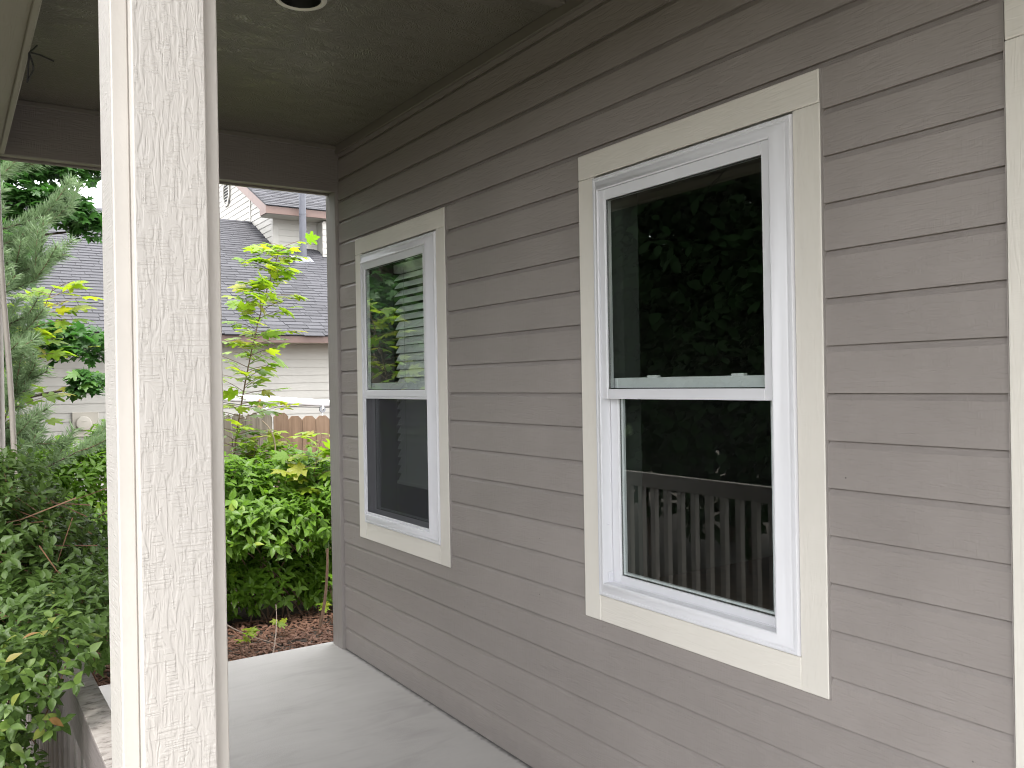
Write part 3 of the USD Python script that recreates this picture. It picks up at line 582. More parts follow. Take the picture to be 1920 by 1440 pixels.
# upper storey
PEAK_Y = 22.2
def uz(y): return UEZ - 0.16 + 0.485*(y-UEY)
gable = Polygon([(UY, 3.6), (27.4, 3.6), (27.4, uz(UY)), (PEAK_Y, uz(PEAK_Y)), (UY, uz(UY))])
lapwall(gable, lambda u, z, c: (UX-c, u, z))
lapwall(sbox(UX+0.01, 3.6, 8.5, uz(UEY)+0.02), lambda u, z, c: (u, UY-c, z))
lapwall(sbox(4.49, 3.6, 8.5, 4.86), lambda u, z, c: (u, 16.6-c, z))
obj('wall', cat(bx(4.52, 8.5, 16.63, 17.0, 3.5, 4.9), bx(UX+0.03, 8.5, 17.02, 26, 3.0, 5.3)), m_ncream, nh)
obj('corner_trim', cat(cbx(UX-0.025, UX+0.09, UY-0.028, UY-0.003, 4.0, 4.93, 0.003), cbx(UX-0.027, UX-0.004, UY-0.026, UY+0.09, 4.2, 4.96, 0.003)), m_ncream, nh)
obj('wall_trim', cbx(UX-0.024, UX-0.004, 18.48, 18.56, 4.9, 6.0, 0.003), m_ncream, nh)
roofplane(3.30, 8.8, UEY-0.02, PEAK_Y, UEZ, 0.485, name='roof', focus=(3.3, 4.7), maxparts=260)
obj('fascia', cbx(3.302, 8.8, UEY-0.02, UEY+0.01, UEZ-0.165, UEZ-0.02, 0.004), m_nfascia, nh)
obj('soffit', bx(3.33, 8.8, UEY+0.011, UY-0.01, UEZ-0.165, UEZ-0.15), m_nsoffit, nh)
rk = np.array([(3.30, UEY-0.019, UEZ-0.165), (3.30, UEY-0.019, UEZ-0.02), (3.30, PEAK_Y, UEZ-0.02+0.485*(PEAK_Y-UEY)), (3.30, PEAK_Y, UEZ-0.21+0.485*(PEAK_Y-UEY)), (3.30, UEY+0.36, UEZ-0.02+0.485*0.36-0.19), (3.30, UEY+0.36, UEZ-0.165)])
rkv = np.vstack([rk, rk+[0.028, 0, 0]]); n6 = 6
rkf = [(0, 4, 5), (0, 1, 4), (1, 2, 3), (1, 3, 4)]; rkf = rkf + [(a+6, c+6, b+6) for a, b, c in rkf] + sum([[(i, (i+1) % 6, (i+1) % 6+6), (i, (i+1) % 6+6, i+6)] for i in range(6)], [])
obj('rake_board', (rkv - [0.002, 0, 0], np.array(rkf)), m_nfascia, nh)
obj('rake_soffit', (np.array([(3.33, UEY+0.37, UEZ-0.2+0.17), (3.62, UEY+0.37, UEZ-0.2+0.17), (3.62, PEAK_Y, UEZ-0.2+0.485*(PEAK_Y-UEY)), (3.33, PEAK_Y, UEZ-0.2+0.485*(PEAK_Y-UEY))]), np.array([(0, 1, 2, 3)])), m_nsoffit, nh)
# tall octagonal gable vent
vc, vw, vh = (20.3, 6.10), 0.27, 0.33
def octo(w, h, e): return [(-w+e, -h), (w-e, -h), (w, -h+e*1.3), (w, h-e*1.3), (w-e, h), (-w+e, h), (-w, h-e*1.3), (-w, -h+e*1.3)]
pv = Polygon(octo(vw, vh, 0.15)).difference(Polygon(octo(vw-0.065, vh-0.065, 0.12)))
e = trimesh.creation.extrude_polygon(pv, 0.03, engine='earcut'); v = np.array(e.vertices)
gv = obj('gable_vent', (np.stack([UX-0.018-v[:, 2], vc[0]+v[:, 0], vc[1]+v[:, 1]], -1), np.array(e.faces)), m_ncream, nh)
obj('vent_backing', bx(UX-0.0175, UX-0.016, vc[0]-vw+0.03, vc[0]+vw-0.03, vc[1]-vh+0.03, vc[1]+vh-0.03), m_gasket, gv)
for q in range(8):
    zq = vc[1]-vh+0.09+q*0.068; lim = vw-0.07 - max(0, abs(zq-vc[1])-0.14)*0.75
    V = np.array([(UX-0.02, vc[0]-lim, zq+0.03), (UX-0.02, vc[0]+lim, zq+0.03), (UX-0.045, vc[0]+lim, zq), (UX-0.045, vc[0]-lim, zq)])
    obj('louvre', (np.vstack([V, V-[0, 0, 0.008]]), np.array([(0, 1, 2, 3), (7, 6, 5, 4), (3, 2, 6, 7), (0, 4, 5, 1)])), m_ncream, gv)
# flue pipe with flashing
fl = obj('flue_pipe', lathe([(0.0, -0.3), (0.068, -0.3), (0.068, 0.9), (0.072, 0.9), (0.072, 0.93), (0.068, 0.93), (0.068, 1.9), (0.0, 1.9)], 20), m_pipe, nh, smooth=40)
UsdGeom.Xformable(fl).AddTranslateOp().Set(Gf.Vec3d(3.97, 16.3, 4.02))
obj('flashing', lathe([(0.13, -0.04), (0.075, 0.03), (0.070, 0.05)], 20), m_lead, fl, smooth=50)
obj('flashing_plate', (np.array([(-0.2, -0.28, -0.145), (0.2, -0.28, -0.145), (0.2, 0.2, 0.115), (-0.2, 0.2, 0.115)]) , np.array([(0, 1, 2, 3)])), m_lead, fl)
# round vent on a square plate
vp = obj('wall_vent', cbx(-0.47, -0.13, 13.455, 13.49, 0.88, 1.23, 0.006), plain('vent_plate', (0.43, 0.40, 0.34), 0.5), nh)
wv, wf = lathe([(0.0, 0.052), (0.085, 0.050), (0.098, 0.04), (0.10, 0.0)], 28)
obj('round_cap', (np.stack([wv[:, 0]-0.325, 13.456-wv[:, 2], wv[:, 1]+1.075], -1), wf[:, ::-1]), plain('vent_cap', (0.46, 0.43, 0.37), 0.45), vp, smooth=40)
obj('cap_mark', bx(-0.355, -0.285, 13.399, 13.404, 1.10, 1.108), m_nsoffit, vp)
# ================================================================== plants
def frames(dirs, ups):
    """orthonormal frames (x along dirs, z near ups)"""
    x = dirs/np.linalg.norm(dirs, axis=1, keepdims=True)
    y = np.cross(ups, x); y /= np.linalg.norm(y, axis=1, keepdims=True) + 1e-9
    return x, y, np.cross(x, y)
def ovate(width=0.42, fold=0.12, droop=0.18, tip=1.6):
    st = [(0.0, 0.02), (0.14, 0.55), (0.36, 1.0), (0.6, 0.86), (0.82, 0.42)]
    V, F = [], []
    for t, w in st:
        zc = -droop*t*t
        V += [(t, -w*width/2, zc+fold*w*width), (t, 0, zc), (t, w*width/2, zc+fold*w*width)]
    V.append((1.0, 0, -droop)); n = len(st)
    for i in range(n-1):
        a, b = 3*i, 3*i+3
        F += [(a, b, b+1), (a, b+1, a+1), (a+1, b+1, b+2), (a+1, b+2, a+2)]
    F += [(3*n-3, 3*n, 3*n-2), (3*n-2, 3*n, 3*n-1)]
    return np.array(V, float), np.array(F)
def simple_leaf(width=0.5, droop=0.15):
    V = np.array([(0, 0, 0), (0.3, -width*0.45, 0.03), (0.3, 0, -0.01), (0.3, width*0.45, 0.03), (0.68, -width*0.36, -droop*0.4+0.02), (0.68, 0, -droop*0.5), (0.68, width*0.36, -droop*0.4+0.02), (1, 0, -droop)])
    return V, np.array([(0, 1, 2), (0, 2, 3), (1, 4, 5), (1, 5, 2), (2, 5, 6), (2, 6, 3), (4, 7, 5), (5, 7, 6)])
def maple_leaf(droop=0.25):
    half = [(0.0, 0.02), (-0.06, 0.16), (0.04, 0.34), (0.10, 0.50), (0.20, 0.42), (0.26, 0.28), (0.40, 0.42), (0.50, 0.56), (0.62, 0.50), (0.60, 0.36), (0.52, 0.20), (0.70, 0.22), (0.74, 0.12), (0.88, 0.08)]
    rim = [(x, -y) for x, y in half] + [(1.0, 0.0)] + [(x, y) for x, y in half[::-1]]
    c = (0.30, 0.0)
    V = [(c[0], 0, 0.0)]; F = []
    for x, y in rim:
        rr = math.hypot(x-c[0], y); V.append((x, y, -droop*rr*rr*1.3 + 0.06*abs(y)))
    n = len(rim)
    for i in range(1, n): F.append((0, i, i+1))
    F.append((0, n, 1))
    return np.array(V, float), np.array(F)
def place(tmpl, P, D, U, S):
    """all leaves at once: returns (n, k, 3) vertices"""
    v, f = tmpl; x, y, z = frames(D, U); S = np.asarray(S)[:, None, None]
    return P[:, None] + S*(v[None, :, 0:1]*x[:, None] + v[None, :, 1:2]*y[:, None] + v[None, :, 2:3]*z[:, None]), f
def emit_leaves(plant, VV, f, mat_, nparts, part='leaf', rest='foliage', vis=None, smooth=True):
    """the leaves that show largest become parts, the others one part"""
    n, k = VV.shape[:2]
    c = VV.mean(1); rel = c-CAM; dep = rel@_f; px = rel@_r/np.maximum(dep, 0.1); pz = rel@_u/np.maximum(dep, 0.1)
    seen = (dep > 0.3) & (np.abs(px) < 0.6) & (np.abs(pz) < 0.45)
    if vis is not None: seen &= vis(c)
    a = np.linalg.norm(np.cross(VV[:, f[:, 1]]-VV[:, f[:, 0]], VV[:, f[:, 2]]-VV[:, f[:, 0]]), axis=2).sum(1)
    score = np.where(seen, a/np.maximum(dep, 0.1)**2 * (1.0/(0.35+np.maximum(0, dep-dep[seen].min() if seen.any() else 0))), -1)
    idx = np.argsort(-score)[:nparts]; idx = idx[score[idx] > 0]
    for i in idx: obj(part, (VV[i], f), mat_, plant, smooth=smooth)
    rest_i = np.setdiff1d(np.arange(n), idx)
    if len(rest_i):
        W = VV[rest_i].reshape(-1, 3); G = (f[None] + (np.arange(len(rest_i))*k)[:, None, None]).reshape(-1, 3)
        obj(rest, (W, G), mat_, plant, smooth=smooth, kind='stuff')
def unit(v): return v/np.linalg.norm(v, axis=-1, keepdims=True)
def shell(rg, n, c, r, lo=0.55, top=0.0):
    d = unit(rg.normal(size=(n, 3))); d[:, 2] = np.where(d[:, 2] < -0.5, -d[:, 2], d[:, 2])
    rad = lo + (1-lo)*rg.random(n)**0.6
    bumpy = 0.82 + 0.36*meshkit.fbm(d*2.3 + np.asarray(c)*3, 3, 5)
    return np.asarray(c) + d*np.asarray(r)*(rad*bumpy)[:, None], d
def sprigs(rg, P, D, n_pair, size, gap, spread=0.9, up=0.5, tmpl=None, jitter=0.25):
    """each sprig: opposite pairs of leaves along a short shoot"""
    out_p, out_d, out_u, out_s = [], [], [], []
    ax = unit(D + np.array([0, 0, up]) + rg.normal(size=D.shape)*0.25)
    side0 = unit(np.cross(ax, rg.normal(size=D.shape)))
    for k in range(n_pair):
        side = side0 if k % 2 == 0 else np.cross(ax, side0)
        for s in (-1, 1):
            d = unit(ax*(0.35 + 0.35*k/max(1, n_pair-1)) + s*side*spread + rg.normal(size=D.shape)*jitter*0.5 - np.array([0, 0, 0.18]))
            out_p.append(P + ax*(k*gap)[:, None] if np.ndim(gap) else P + ax*(k*gap))
            out_d.append(d); out_u.append(unit(np.cross(np.cross(d, ax), d) + np.array([0, -0.15, 1.1]) + rg.normal(size=D.shape)*jitter))
            out_s.append(size*(0.48 + 0.75*rg.random(len(P)))*(1.0-0.12*abs(k-(n_pair-1)/2)))
    return map(np.concatenate, (out_p, out_d, out_u, out_s))

def shrub(name, label, blobs, seed, n_sprig, size, mat_, tmpl, nparts, stems, stem_mat, pairs=3, gap=0.028, lo=0.5, reject=None, stem_r=0.008, n_twig=260, twig_r=0.0035):
    rg = np.random.default_rng(seed)
    pl = thing(name, label, 'shrub')
    vols = np.array([b[3]*b[4]*b[5] for b in blobs])**0.67; P, D = [], []
    for b, w in zip(blobs, vols/vols.sum()):
        p, d = shell(rg, int(n_sprig*w)+1, b[:3], b[3:6], lo); P.append(p); D.append(d)
    P, D = np.vstack(P), np.vstack(D)
    if reject is not None: k = ~reject(P); P, D = P[k], D[k]
    lp, ld, lu, ls = sprigs(rg, P, D, pairs, size, gap)
    if reject is not None: k = ~reject(lp); lp, ld, lu, ls = lp[k], ld[k], lu[k], ls[k]
    VV, f = place(tmpl, lp, ld, lu, ls)
    emit_leaves(pl, VV, f, mat_, nparts)
    for a, b, c in stems: obj('stem', tube(bez(a, b, c, 9), np.linspace(stem_r, stem_r*0.35, 9), 5), stem_mat, pl, smooth=60)
    tw = []
    for i in rg.choice(len(P), min(len(P), n_twig), replace=False):
        if np.linalg.norm(P[i]-CAM) < 2.0: continue
        q = P[i] - D[i]*0.22 + rg.normal(size=3)*0.05
        tw.append(tube(bez(q, (q+P[i])/2+rg.normal(size=3)*0.03, P[i]+D[i]*gap*2, 4), np.linspace(twig_r, twig_r*0.4, 4), 3))
    obj('twigs', cat(*tw), stem_mat, pl, kind='stuff')
    return pl
ov = ovate(0.46, 0.16, 0.22)
# dogwood behind the porch end, right part
b1 = [(0.05, 6.52, -0.02, 0.75, 0.26, 0.26), (0.68, 6.50, -0.02, 0.42, 0.26, 0.26), (-0.45, 6.52, 0.0, 0.5, 0.26, 0.26), (0.1, 6.8, -0.05, 1.0, 0.2, 0.3), (0.1, 7.3, 0.1, 1.0, 0.3, 0.6), (0.9, 7.2, 0.1, 0.6, 0.3, 0.6), (-0.6, 7.15, 0.1, 0.6, 0.3, 0.6), (0.2, 7.0, 0.05, 0.9, 0.3, 0.32), (-0.25, 6.70, 0.64, 0.50, 0.50, 0.36), (0.28, 6.85, 0.65, 0.50, 0.50, 0.38), (0.72, 6.70, 0.58, 0.50, 0.48, 0.38), (0.0, 6.42, 0.47, 0.55, 0.38, 0.27), (0.55, 6.42, 0.48, 0.45, 0.36, 0.27), (-0.35, 6.45, 0.42, 0.42, 0.36, 0.27)]
st = [((RNG.uniform(-0.1, 0.5), RNG.uniform(6.4, 6.8), -0.32), (RNG.uniform(-0.4, 0.8), 6.5, 0.1), (RNG.uniform(-0.6, 1.0), RNG.uniform(6.3, 6.9), 0.6)) for _ in range(14)]
shrub('dogwood_shrub', 'lush bright green shrub beyond the end of the porch floor', b1, 11, 4500, 0.086, m_dogwood, ov, 300, st, m_stem)
# dogwood left part (left of the column in the picture)
b2 = [(-1.16, 7.05, 0.72, 0.46, 0.42, 0.42), (-1.62, 6.9, 0.66, 0.5, 0.45, 0.42), (-0.90, 7.2, 1.05, 0.13, 0.2, 0.22), (-1.1, 6.8, 0.35, 0.42, 0.4, 0.4), (-2.1, 7.0, 0.6, 0.5, 0.4, 0.4)]
st = [((RNG.uniform(-1.6, -1.0), RNG.uniform(6.7, 7.1), -0.33), (RNG.uniform(-1.8, -0.9), 6.8, 0.2), (RNG.uniform(-1.9, -0.8), RNG.uniform(6.6, 7.1), 0.7)) for _ in range(10)]
shrub('dogwood_shrub', 'darker green leafy shrub seen between the railing and the pine branches', b2, 12, 1700, 0.09, m_dogwood, ov, 220, st, m_stem)
# small-leaved shrub in front of the railing
b3 = [(-1.85, 2.2, 1.17, 0.13, 0.2, 0.12), (-1.78, 2.35, 1.13, 0.12, 0.2, 0.10), (-1.70, 2.2, 1.08, 0.08, 0.16, 0.09), (-1.84, 2.3, 1.31, 0.09, 0.14, 0.09), (-1.76, 2.5, 1.22, 0.10, 0.16, 0.08), (-1.93, 2.15, 1.25, 0.1, 0.15, 0.14), (-1.775, 1.78, 1.06, 0.07, 0.14, 0.08), (-1.72, 1.95, 1.09, 0.08, 0.16, 0.07), (-1.80, 2.0, 1.08, 0.09, 0.16, 0.09), (-1.86, 1.75, 1.0, 0.07, 0.14, 0.12), (-1.93, 1.75, 0.80, 0.10, 0.2, 0.2), (-1.92, 2.5, 1.24, 0.10, 0.18, 0.12), (-1.64, 2.75, 1.08, 0.10, 0.2, 0.10), (-1.70, 2.6, 1.06, 0.12, 0.2, 0.12), (-1.86, 2.55, 1.12, 0.17, 0.22, 0.13), (-1.72, 2.75, 1.05, 0.15, 0.20, 0.11), (-1.90, 2.25, 1.00, 0.14, 0.22, 0.16), (-1.76, 2.5, 0.98, 0.12, 0.2, 0.10), (-1.93, 2.2, 0.78, 0.14, 0.3, 0.22), (-2.1, 2.5, 0.9, 0.25, 0.4, 0.3), (-1.98, 1.95, 0.72, 0.14, 0.25, 0.22), (-2.2, 2.1, 0.5, 0.3, 0.4, 0.4), (-1.80, 2.75, 0.90, 0.10, 0.2, 0.1)]
st = [((-2.0+RNG.uniform(-0.1, 0.05), RNG.uniform(2.1, 2.6), -0.36), (-1.98+RNG.uniform(-0.1, 0.05), RNG.uniform(2.1, 2.6), 0.4), (RNG.uniform(-2.0, -1.72), RNG.uniform(2.2, 2.9), RNG.uniform(0.9, 1.15))) for _ in range(16)]
inrail = lambda p: (p[:, 0] > -1.785) & (p[:, 2] < 0.985)
shrub('privet_shrub', 'dark small-leaved shrub overhanging the railing at lower left', b3, 13, 5200, 0.029, m_privet, ovate(0.5, 0.14, 0.15), 300, st, m_redstem, pairs=4, gap=0.014, lo=0.2, reject=inrail, stem_r=0.0045, n_twig=800, twig_r=0.0015)
b4 = [(-1.35, 5.35, 0.10, 0.28, 0.25, 0.30), (-1.65, 5.3, 0.15, 0.3, 0.25, 0.4), (-1.12, 5.6, 0.05, 0.22, 0.25, 0.24)]
st = [((-1.4+RNG.uniform(-0.2, 0.2), 5.4+RNG.uniform(-0.1, 0.1), -0.2), (-1.4, 5.4, 0.05), (-1.4+RNG.uniform(-0.35, 0.35), 5.3+RNG.uniform(-0.2, 0.2), 0.3)) for _ in range(9)]
shrub('low_shrub', 'low dark small-leaved shrub in the bed at the far corner of the porch', b4, 14, 520, 0.045, m_privet, ovate(0.5, 0.14, 0.15), 120, st, m_redstem, pairs=3, gap=0.018, lo=0.3, stem_r=0.006)
# twining pale vine
vn = thing('twining_vine', 'pale green vine twisted round a thin tan stem at lower left', 'vine')
core = np.array([(-1.895, 1.72, 1.03), (-1.888, 1.71, 0.96), (-1.880, 1.70, 0.90), (-1.876, 1.70, 0.86)])
obj('stem', tube(core, 0.0028, 5), m_redstem, vn)
tt = np.linspace(0, 1, 40); cx_ = np.array([np.interp(tt, np.linspace(0, 1, 4), core[:, k]) for k in range(3)]).T
hel = cx_ + 0.0085*np.stack([np.cos(tt*22), np.sin(tt*22), 0*tt], -1) - np.stack([0*tt, 0*tt, 0.012*tt], -1)
obj('tendril', tube(hel, 0.0022, 5), m_vine, vn, smooth=60)
VV, f = place(simple_leaf(0.5), hel[[12, 18, 26, 33, 38]], unit(RNG.normal(size=(5, 3))*[1, 1, 0.4]), np.tile([0.2, -0.3, 1.0], (5, 1)), [0.03, 0.035, 0.03, 0.025, 0.03])
for q in VV: obj('leaf', (q, f), m_young, vn, smooth=True)

# young maple with bright leaves
mp = maple_leaf()
def leafy_stem(name, label, category, base, ctrl, tip, n, size, mat_, seed, stem_r=0.008, side=0.22, lo=0.25, drop=0.0, stem_mat=m_stem, nparts=300, dense=0):
    rg = np.random.default_rng(seed); pl = thing(name, label, category)
    sp = bez(base, ctrl, tip, 14); obj('trunk', tube(sp, np.linspace(stem_r, stem_r*0.3, 14), 6), stem_mat, pl, smooth=60)
    P, D = [], []
    for i in range(n):
        t = lo + (1-lo)*i/max(1, n-1); q = np.array([np.interp(t, np.linspace(0, 1, 14), sp[:, k]) for k in range(3)])
        an = i*2.4 + rg.uniform(-0.5, 0.5); ln = side*(1.0-0.62*t)*rg.uniform(0.6, 1.2)
        d = np.array([math.cos(an), math.sin(an), rg.uniform(0.05, 0.45)]); e_ = q + d*ln
        obj('branch', tube(bez(q, q+d*ln*0.5+[0, 0, 0.02], e_, 5), np.linspace(0.0032, 0.0012, 5), 4), stem_mat, pl)
        m_ = rg.integers(2, 5) + dense
        for j in range(m_):
            s = (j+1)/m_; P.append(q+(e_-q)*s); D.append(unit(d*[1, 1, 0.3] + rg.normal(size=3)*[0.6, 0.6, 0.12]))
    P, D = np.array(P), np.array(D)
    U = unit(np.array([0, -0.25, 1.0]) + rg.normal(size=P.shape)*0.3)
    VV, f = place(mp, P, unit(D), U, size*(0.6+0.6*rg.random(len(P))))
    emit_leaves(pl, VV, f, mat_, nparts)
    return pl
leafy_stem('maple_sapling', 'slender young maple with yellow-green leaves before the grey roof', 'sapling', (-0.12, 7.0, -0.3), (-0.08, 7.0, 1.4), (0.40, 7.0, 2.72), 88, 0.135, m_young, 21, 0.010, 0.50, 0.28, dense=1)
leafy_stem('maple_seedling', 'low maple shoot with big bright leaves before the cedar fence', 'sapling', (0.45, 6.55, -0.3), (0.35, 6.5, 0.5), (0.50, 6.4, 1.17), 15, 0.17, m_young, 22, 0.006, 0.40, 0.62)
leafy_stem('maple_seedling', 'yellow-green maple shoot with a bare pale twig before the weathered fence', 'sapling', (-0.05, 6.9, -0.3), (0.0, 6.9, 0.6), (0.15, 6.9, 1.13), 9, 0.13, m_young, 23, 0.006, 0.42, 0.75)
leafy_stem('maple_sapling', 'bright yellow-green maple shoot among the pine branches at the left', 'sapling', (-1.9, 7.4, -0.4), (-1.7, 7.3, 1.3), (-1.28, 7.1, 2.30), 46, 0.14, m_young, 24, 0.010, 0.55, 0.45)
for (lx_, ly_, lz, sz, lab) in ((-0.30, 5.7, -0.14, 0.05, 'pair of small seedling leaves in the bark mulch, leftmost of the row by the twigs'), (-0.07, 5.75, -0.13, 0.052, 'tiny bright seedling in the bark mulch in the middle of the bed'), (0.30, 5.95, -0.12, 0.055, 'small yellowish seedling in the bark mulch nearest the house corner'), (-0.42, 5.35, -0.10, 0.06, 'green seedling beside the column and the porch edge'), (0.42, 6.0, 0.02, 0.11, 'larger broad-leaved seedling under the shrub beside the house corner')):
    rg = np.random.default_rng(int(abs(lx_)*1000)); sl = thing('seedling', lab, 'seedling', group=None)
    P = np.array([(lx_+rg.uniform(-0.05, 0.05), ly_+rg.uniform(-0.03, 0.03), lz+0.05+rg.uniform(0, 0.05)) for _ in range(4)])
    VV, f = place(mp, P, unit(rg.normal(size=(4, 3))*[1, 0.6, 0.2]-[0, 0.5, 0]), np.tile([0.1, -0.5, 0.9], (4, 1)), sz*(1+0.5*rg.random(4)))
    for q, p in zip(VV, P): obj('leaf', (q, f), m_dogwood if sz > 0.1 else m_young, sl, smooth=True); obj('stem', tube([(lx_, ly_, lz-0.12), (p[0], p[1], p[2])], 0.002, 4), m_stem, sl)

# the bare branch under the shrub beside the corner, and dead twigs in the bed
tag(obj('bare_branch', tube(bez((0.19, 5.75, -0.2), (0.27, 5.75, 0.02), (0.275, 5.75, 0.40), 8), np.linspace(0.013, 0.008, 8), 6), m_stem, smooth=60), 'bare brown branch rising under the shrub beside the house corner', 'branch')
for a, b, c, lab in (((-0.33, 5.15, -0.12), (-0.25, 5.25, 0.0), (-0.18, 5.5, 0.13), 'leaning dead forked twig in the bark mulch'), ((-0.42, 5.9, -0.1), (-0.41, 5.9, 0.0), (-0.40, 5.9, 0.12), 'short upright dead twig beside the column'), ((-0.55, 5.4, 0.1), (-0.4, 5.4, -0.02), (-0.2, 5.35, -0.09), 'dead twig lying diagonally from the column into the mulch')):
    tag(obj('dead_twig', tube(bez(a, b, c, 7), np.linspace(0.005, 0.0022, 7), 5), m_deadtwig, smooth=60), lab, 'twig')
obj('bare_twig', tube(bez((0.21, 6.75, 0.85), (0.30, 6.75, 1.15), (0.14, 6.75, 1.28), 8), np.linspace(0.007, 0.005, 8), 5), m_deadtwig, smooth=60, label='pale bare twig curving up before the weathered fence', category='twig')

# bark mulch
def mulch():
    rg = np.random.default_rng(5); n = 4200
    x = rg.uniform(-1.9, 1.0, n); y = 4.95 + rg.random(n)**1.3*1.6
    ok = ~((x > 0.0) & (y < 4.93)); x, y = x[ok], y[ok]; n = len(x)
    l = rg.uniform(0.02, 0.085, n); w = rg.uniform(0.008, 0.024, n); t = rg.uniform(0.003, 0.008, n)
    yaw = rg.uniform(0, 2*np.pi, n); pit = rg.normal(0, 0.22, n); rol = rg.normal(0, 0.3, n)
    D = np.stack([np.cos(yaw)*np.cos(pit), np.sin(yaw)*np.cos(pit), np.sin(pit)], -1); U = np.stack([rol*0.8, rg.normal(0, 0.25, n), np.ones(n)], -1)
    X, Y, Z = frames(D, unit(U))
    c = np.array([(-.5, -.5, -.5), (.5, -.35, -.5), (.45, .4, -.5), (-.4, .5, -.5), (-.45, -.4, .5), (.4, -.3, .5), (.38, .3, .5), (-.35, .4, .5)])
    f = np.array([(4, 5, 6), (4, 6, 7), (0, 1, 5), (0, 5, 4), (1, 2, 6), (1, 6, 5), (2, 3, 7), (2, 7, 6), (3, 0, 4), (3, 4, 7)])
    P = np.stack([x, y, gz(x, y)+0.015+rg.random(n)*0.028], -1)
    V = P[:, None] + c[None, :, 0:1]*(l[:, None, None]*X[:, None]) + c[None, :, 1:2]*(w[:, None, None]*Y[:, None]) + c[None, :, 2:3]*(t[:, None, None]*Z[:, None])
    tag(obj('bark_mulch', (V.reshape(-1, 3), (f[None] + (np.arange(n)*8)[:, None, None]).reshape(-1, 3)), m_bark), 'reddish brown bark mulch in the bed beyond the porch', 'mulch', kind='stuff')
mulch()

# pine: branches with needles
def pine(name, label, trunk_xy, h, tips, seed, extra):
    rg = np.random.default_rng(seed); pl = thing(name, label, 'tree')
    tx, ty = trunk_xy; g0 = float(gz(tx, ty))-0.05
    obj('trunk', tube([(tx, ty, g0), (tx+0.02, ty, h*0.3), (tx-0.02, ty+0.02, h*0.6), (tx, ty, h)], [0.11, 0.085, 0.05, 0.012], 8), m_trunk, pl, smooth=60)
    br = [np.array(t, float) for t in tips]
    for _ in range(extra):
        an = rg.uniform(1.9, 3.5); z = rg.uniform(0.5, h-0.3); ln = (0.25+0.95*(1-z/h)**0.8)*rg.uniform(0.7, 1.15)
        br.append(np.array([tx+math.cos(an)*ln, ty+math.sin(an)*ln, z+0.25*ln]))
    NP, ND, NL = [], [], []
    def needles(path, dens, ln):
        seg = np.linalg.norm(np.diff(path, axis=0), axis=1).sum(); m = int(seg*dens)
        t = rg.random(m); s = np.linspace(0, 1, len(path)); q = np.stack([np.interp(t, s, path[:, k]) for k in range(3)], -1)
        tg = unit(np.stack([np.interp(t, s, np.gradient(path[:, k])) for k in range(3)], -1))
        rad = unit(np.cross(tg, rg.normal(size=(m, 3))))
        NP.append(q); ND.append(unit(tg*rg.uniform(0.45, 1.1, (m, 1)) + rad + [0, 0, 0.15])); NL.append(ln*rg.uniform(0.6, 1.1, m))
    for b in br:
        L_ = np.linalg.norm(b[:2]-[tx, ty]); a = np.array([tx, ty, b[2]-0.30*L_-0.02])
        p = bez(a, (a+b)/2 + [0, 0, -0.10*L_], b, 9)
        obj('branch', tube(p, np.linspace(0.016, 0.004, 9), 5), m_trunk, pl, smooth=60)
        needles(p[4:], 950, 0.085)
        for k in range(7):
            i = int(rg.integers(3, 9)); q = p[i]; dr = unit(unit(p[8]-p[4])*0.9 + rg.normal(size=3)*[0.6, 0.6, 0.45] + [0, 0, 0.25]); l2 = rg.uniform(0.10, 0.28)
            sp = bez(q, q+dr*l2*0.5, q+dr*l2+[0, 0, 0.05], 5); needles(sp, 1050, 0.08)
            obj('twig', tube(sp, np.linspace(0.0045, 0.0025, 5), 4), m_stem, pl)
    P, D, S = np.concatenate(NP), np.concatenate(ND), np.concatenate(NL)
    U = rg.normal(size=P.shape); X, Y, Z = frames(D, U)
    w = 0.0021
    V = np.stack([P-Y*w, P+Y*w, P+D*S[:, None]*0.6+Z*w*0.6+Y*w*0.9, P+D*S[:, None]*0.6+Z*w*0.6-Y*w*0.9, P+D*S[:, None]], 1)
    f = np.array([(0, 1, 2), (0, 2, 3), (3, 2, 4)])
    obj('needles', (V.reshape(-1, 3), (f[None] + (np.arange(len(P))*5)[:, None, None]).reshape(-1, 3)), m_needle, pl, kind='stuff')
tips = [(-1.25, 6.3, 2.76), (-1.44, 6.36, 2.56), (-1.52, 6.3, 2.99), (-1.67, 6.19, 2.87), (-1.29, 6.19, 2.43), (-1.47, 6.19, 2.25), (-1.62, 6.08, 2.34), (-1.53, 6.08, 2.01), (-1.62, 6.08, 1.83), (-1.42, 6.02, 1.67), (-1.53, 5.96, 1.56), (-1.44, 5.85, 1.44), (-1.56, 5.85, 1.29), (-1.29, 5.74, 1.18), (-1.58, 5.74, 1.13), (-1.72, 5.62, 1.49), (-1.78, 5.74, 2.06), (-1.72, 6.1, 2.62), (-1.66, 6.2, 2.38), (-1.70, 6.0, 2.12), (-1.62, 6.1, 1.95), (-1.72, 5.9, 1.72), (-1.60, 6.0, 1.55), (-1.70, 5.9, 1.42), (-1.58, 5.9, 1.24), (-1.74, 5.8, 1.10), (-1.50, 6.3, 2.55)]
pine('pine_tree', 'blue-green pine reaching in from the left edge beyond the porch', (-2.45, 6.45), 5.2, tips, 31, 36)

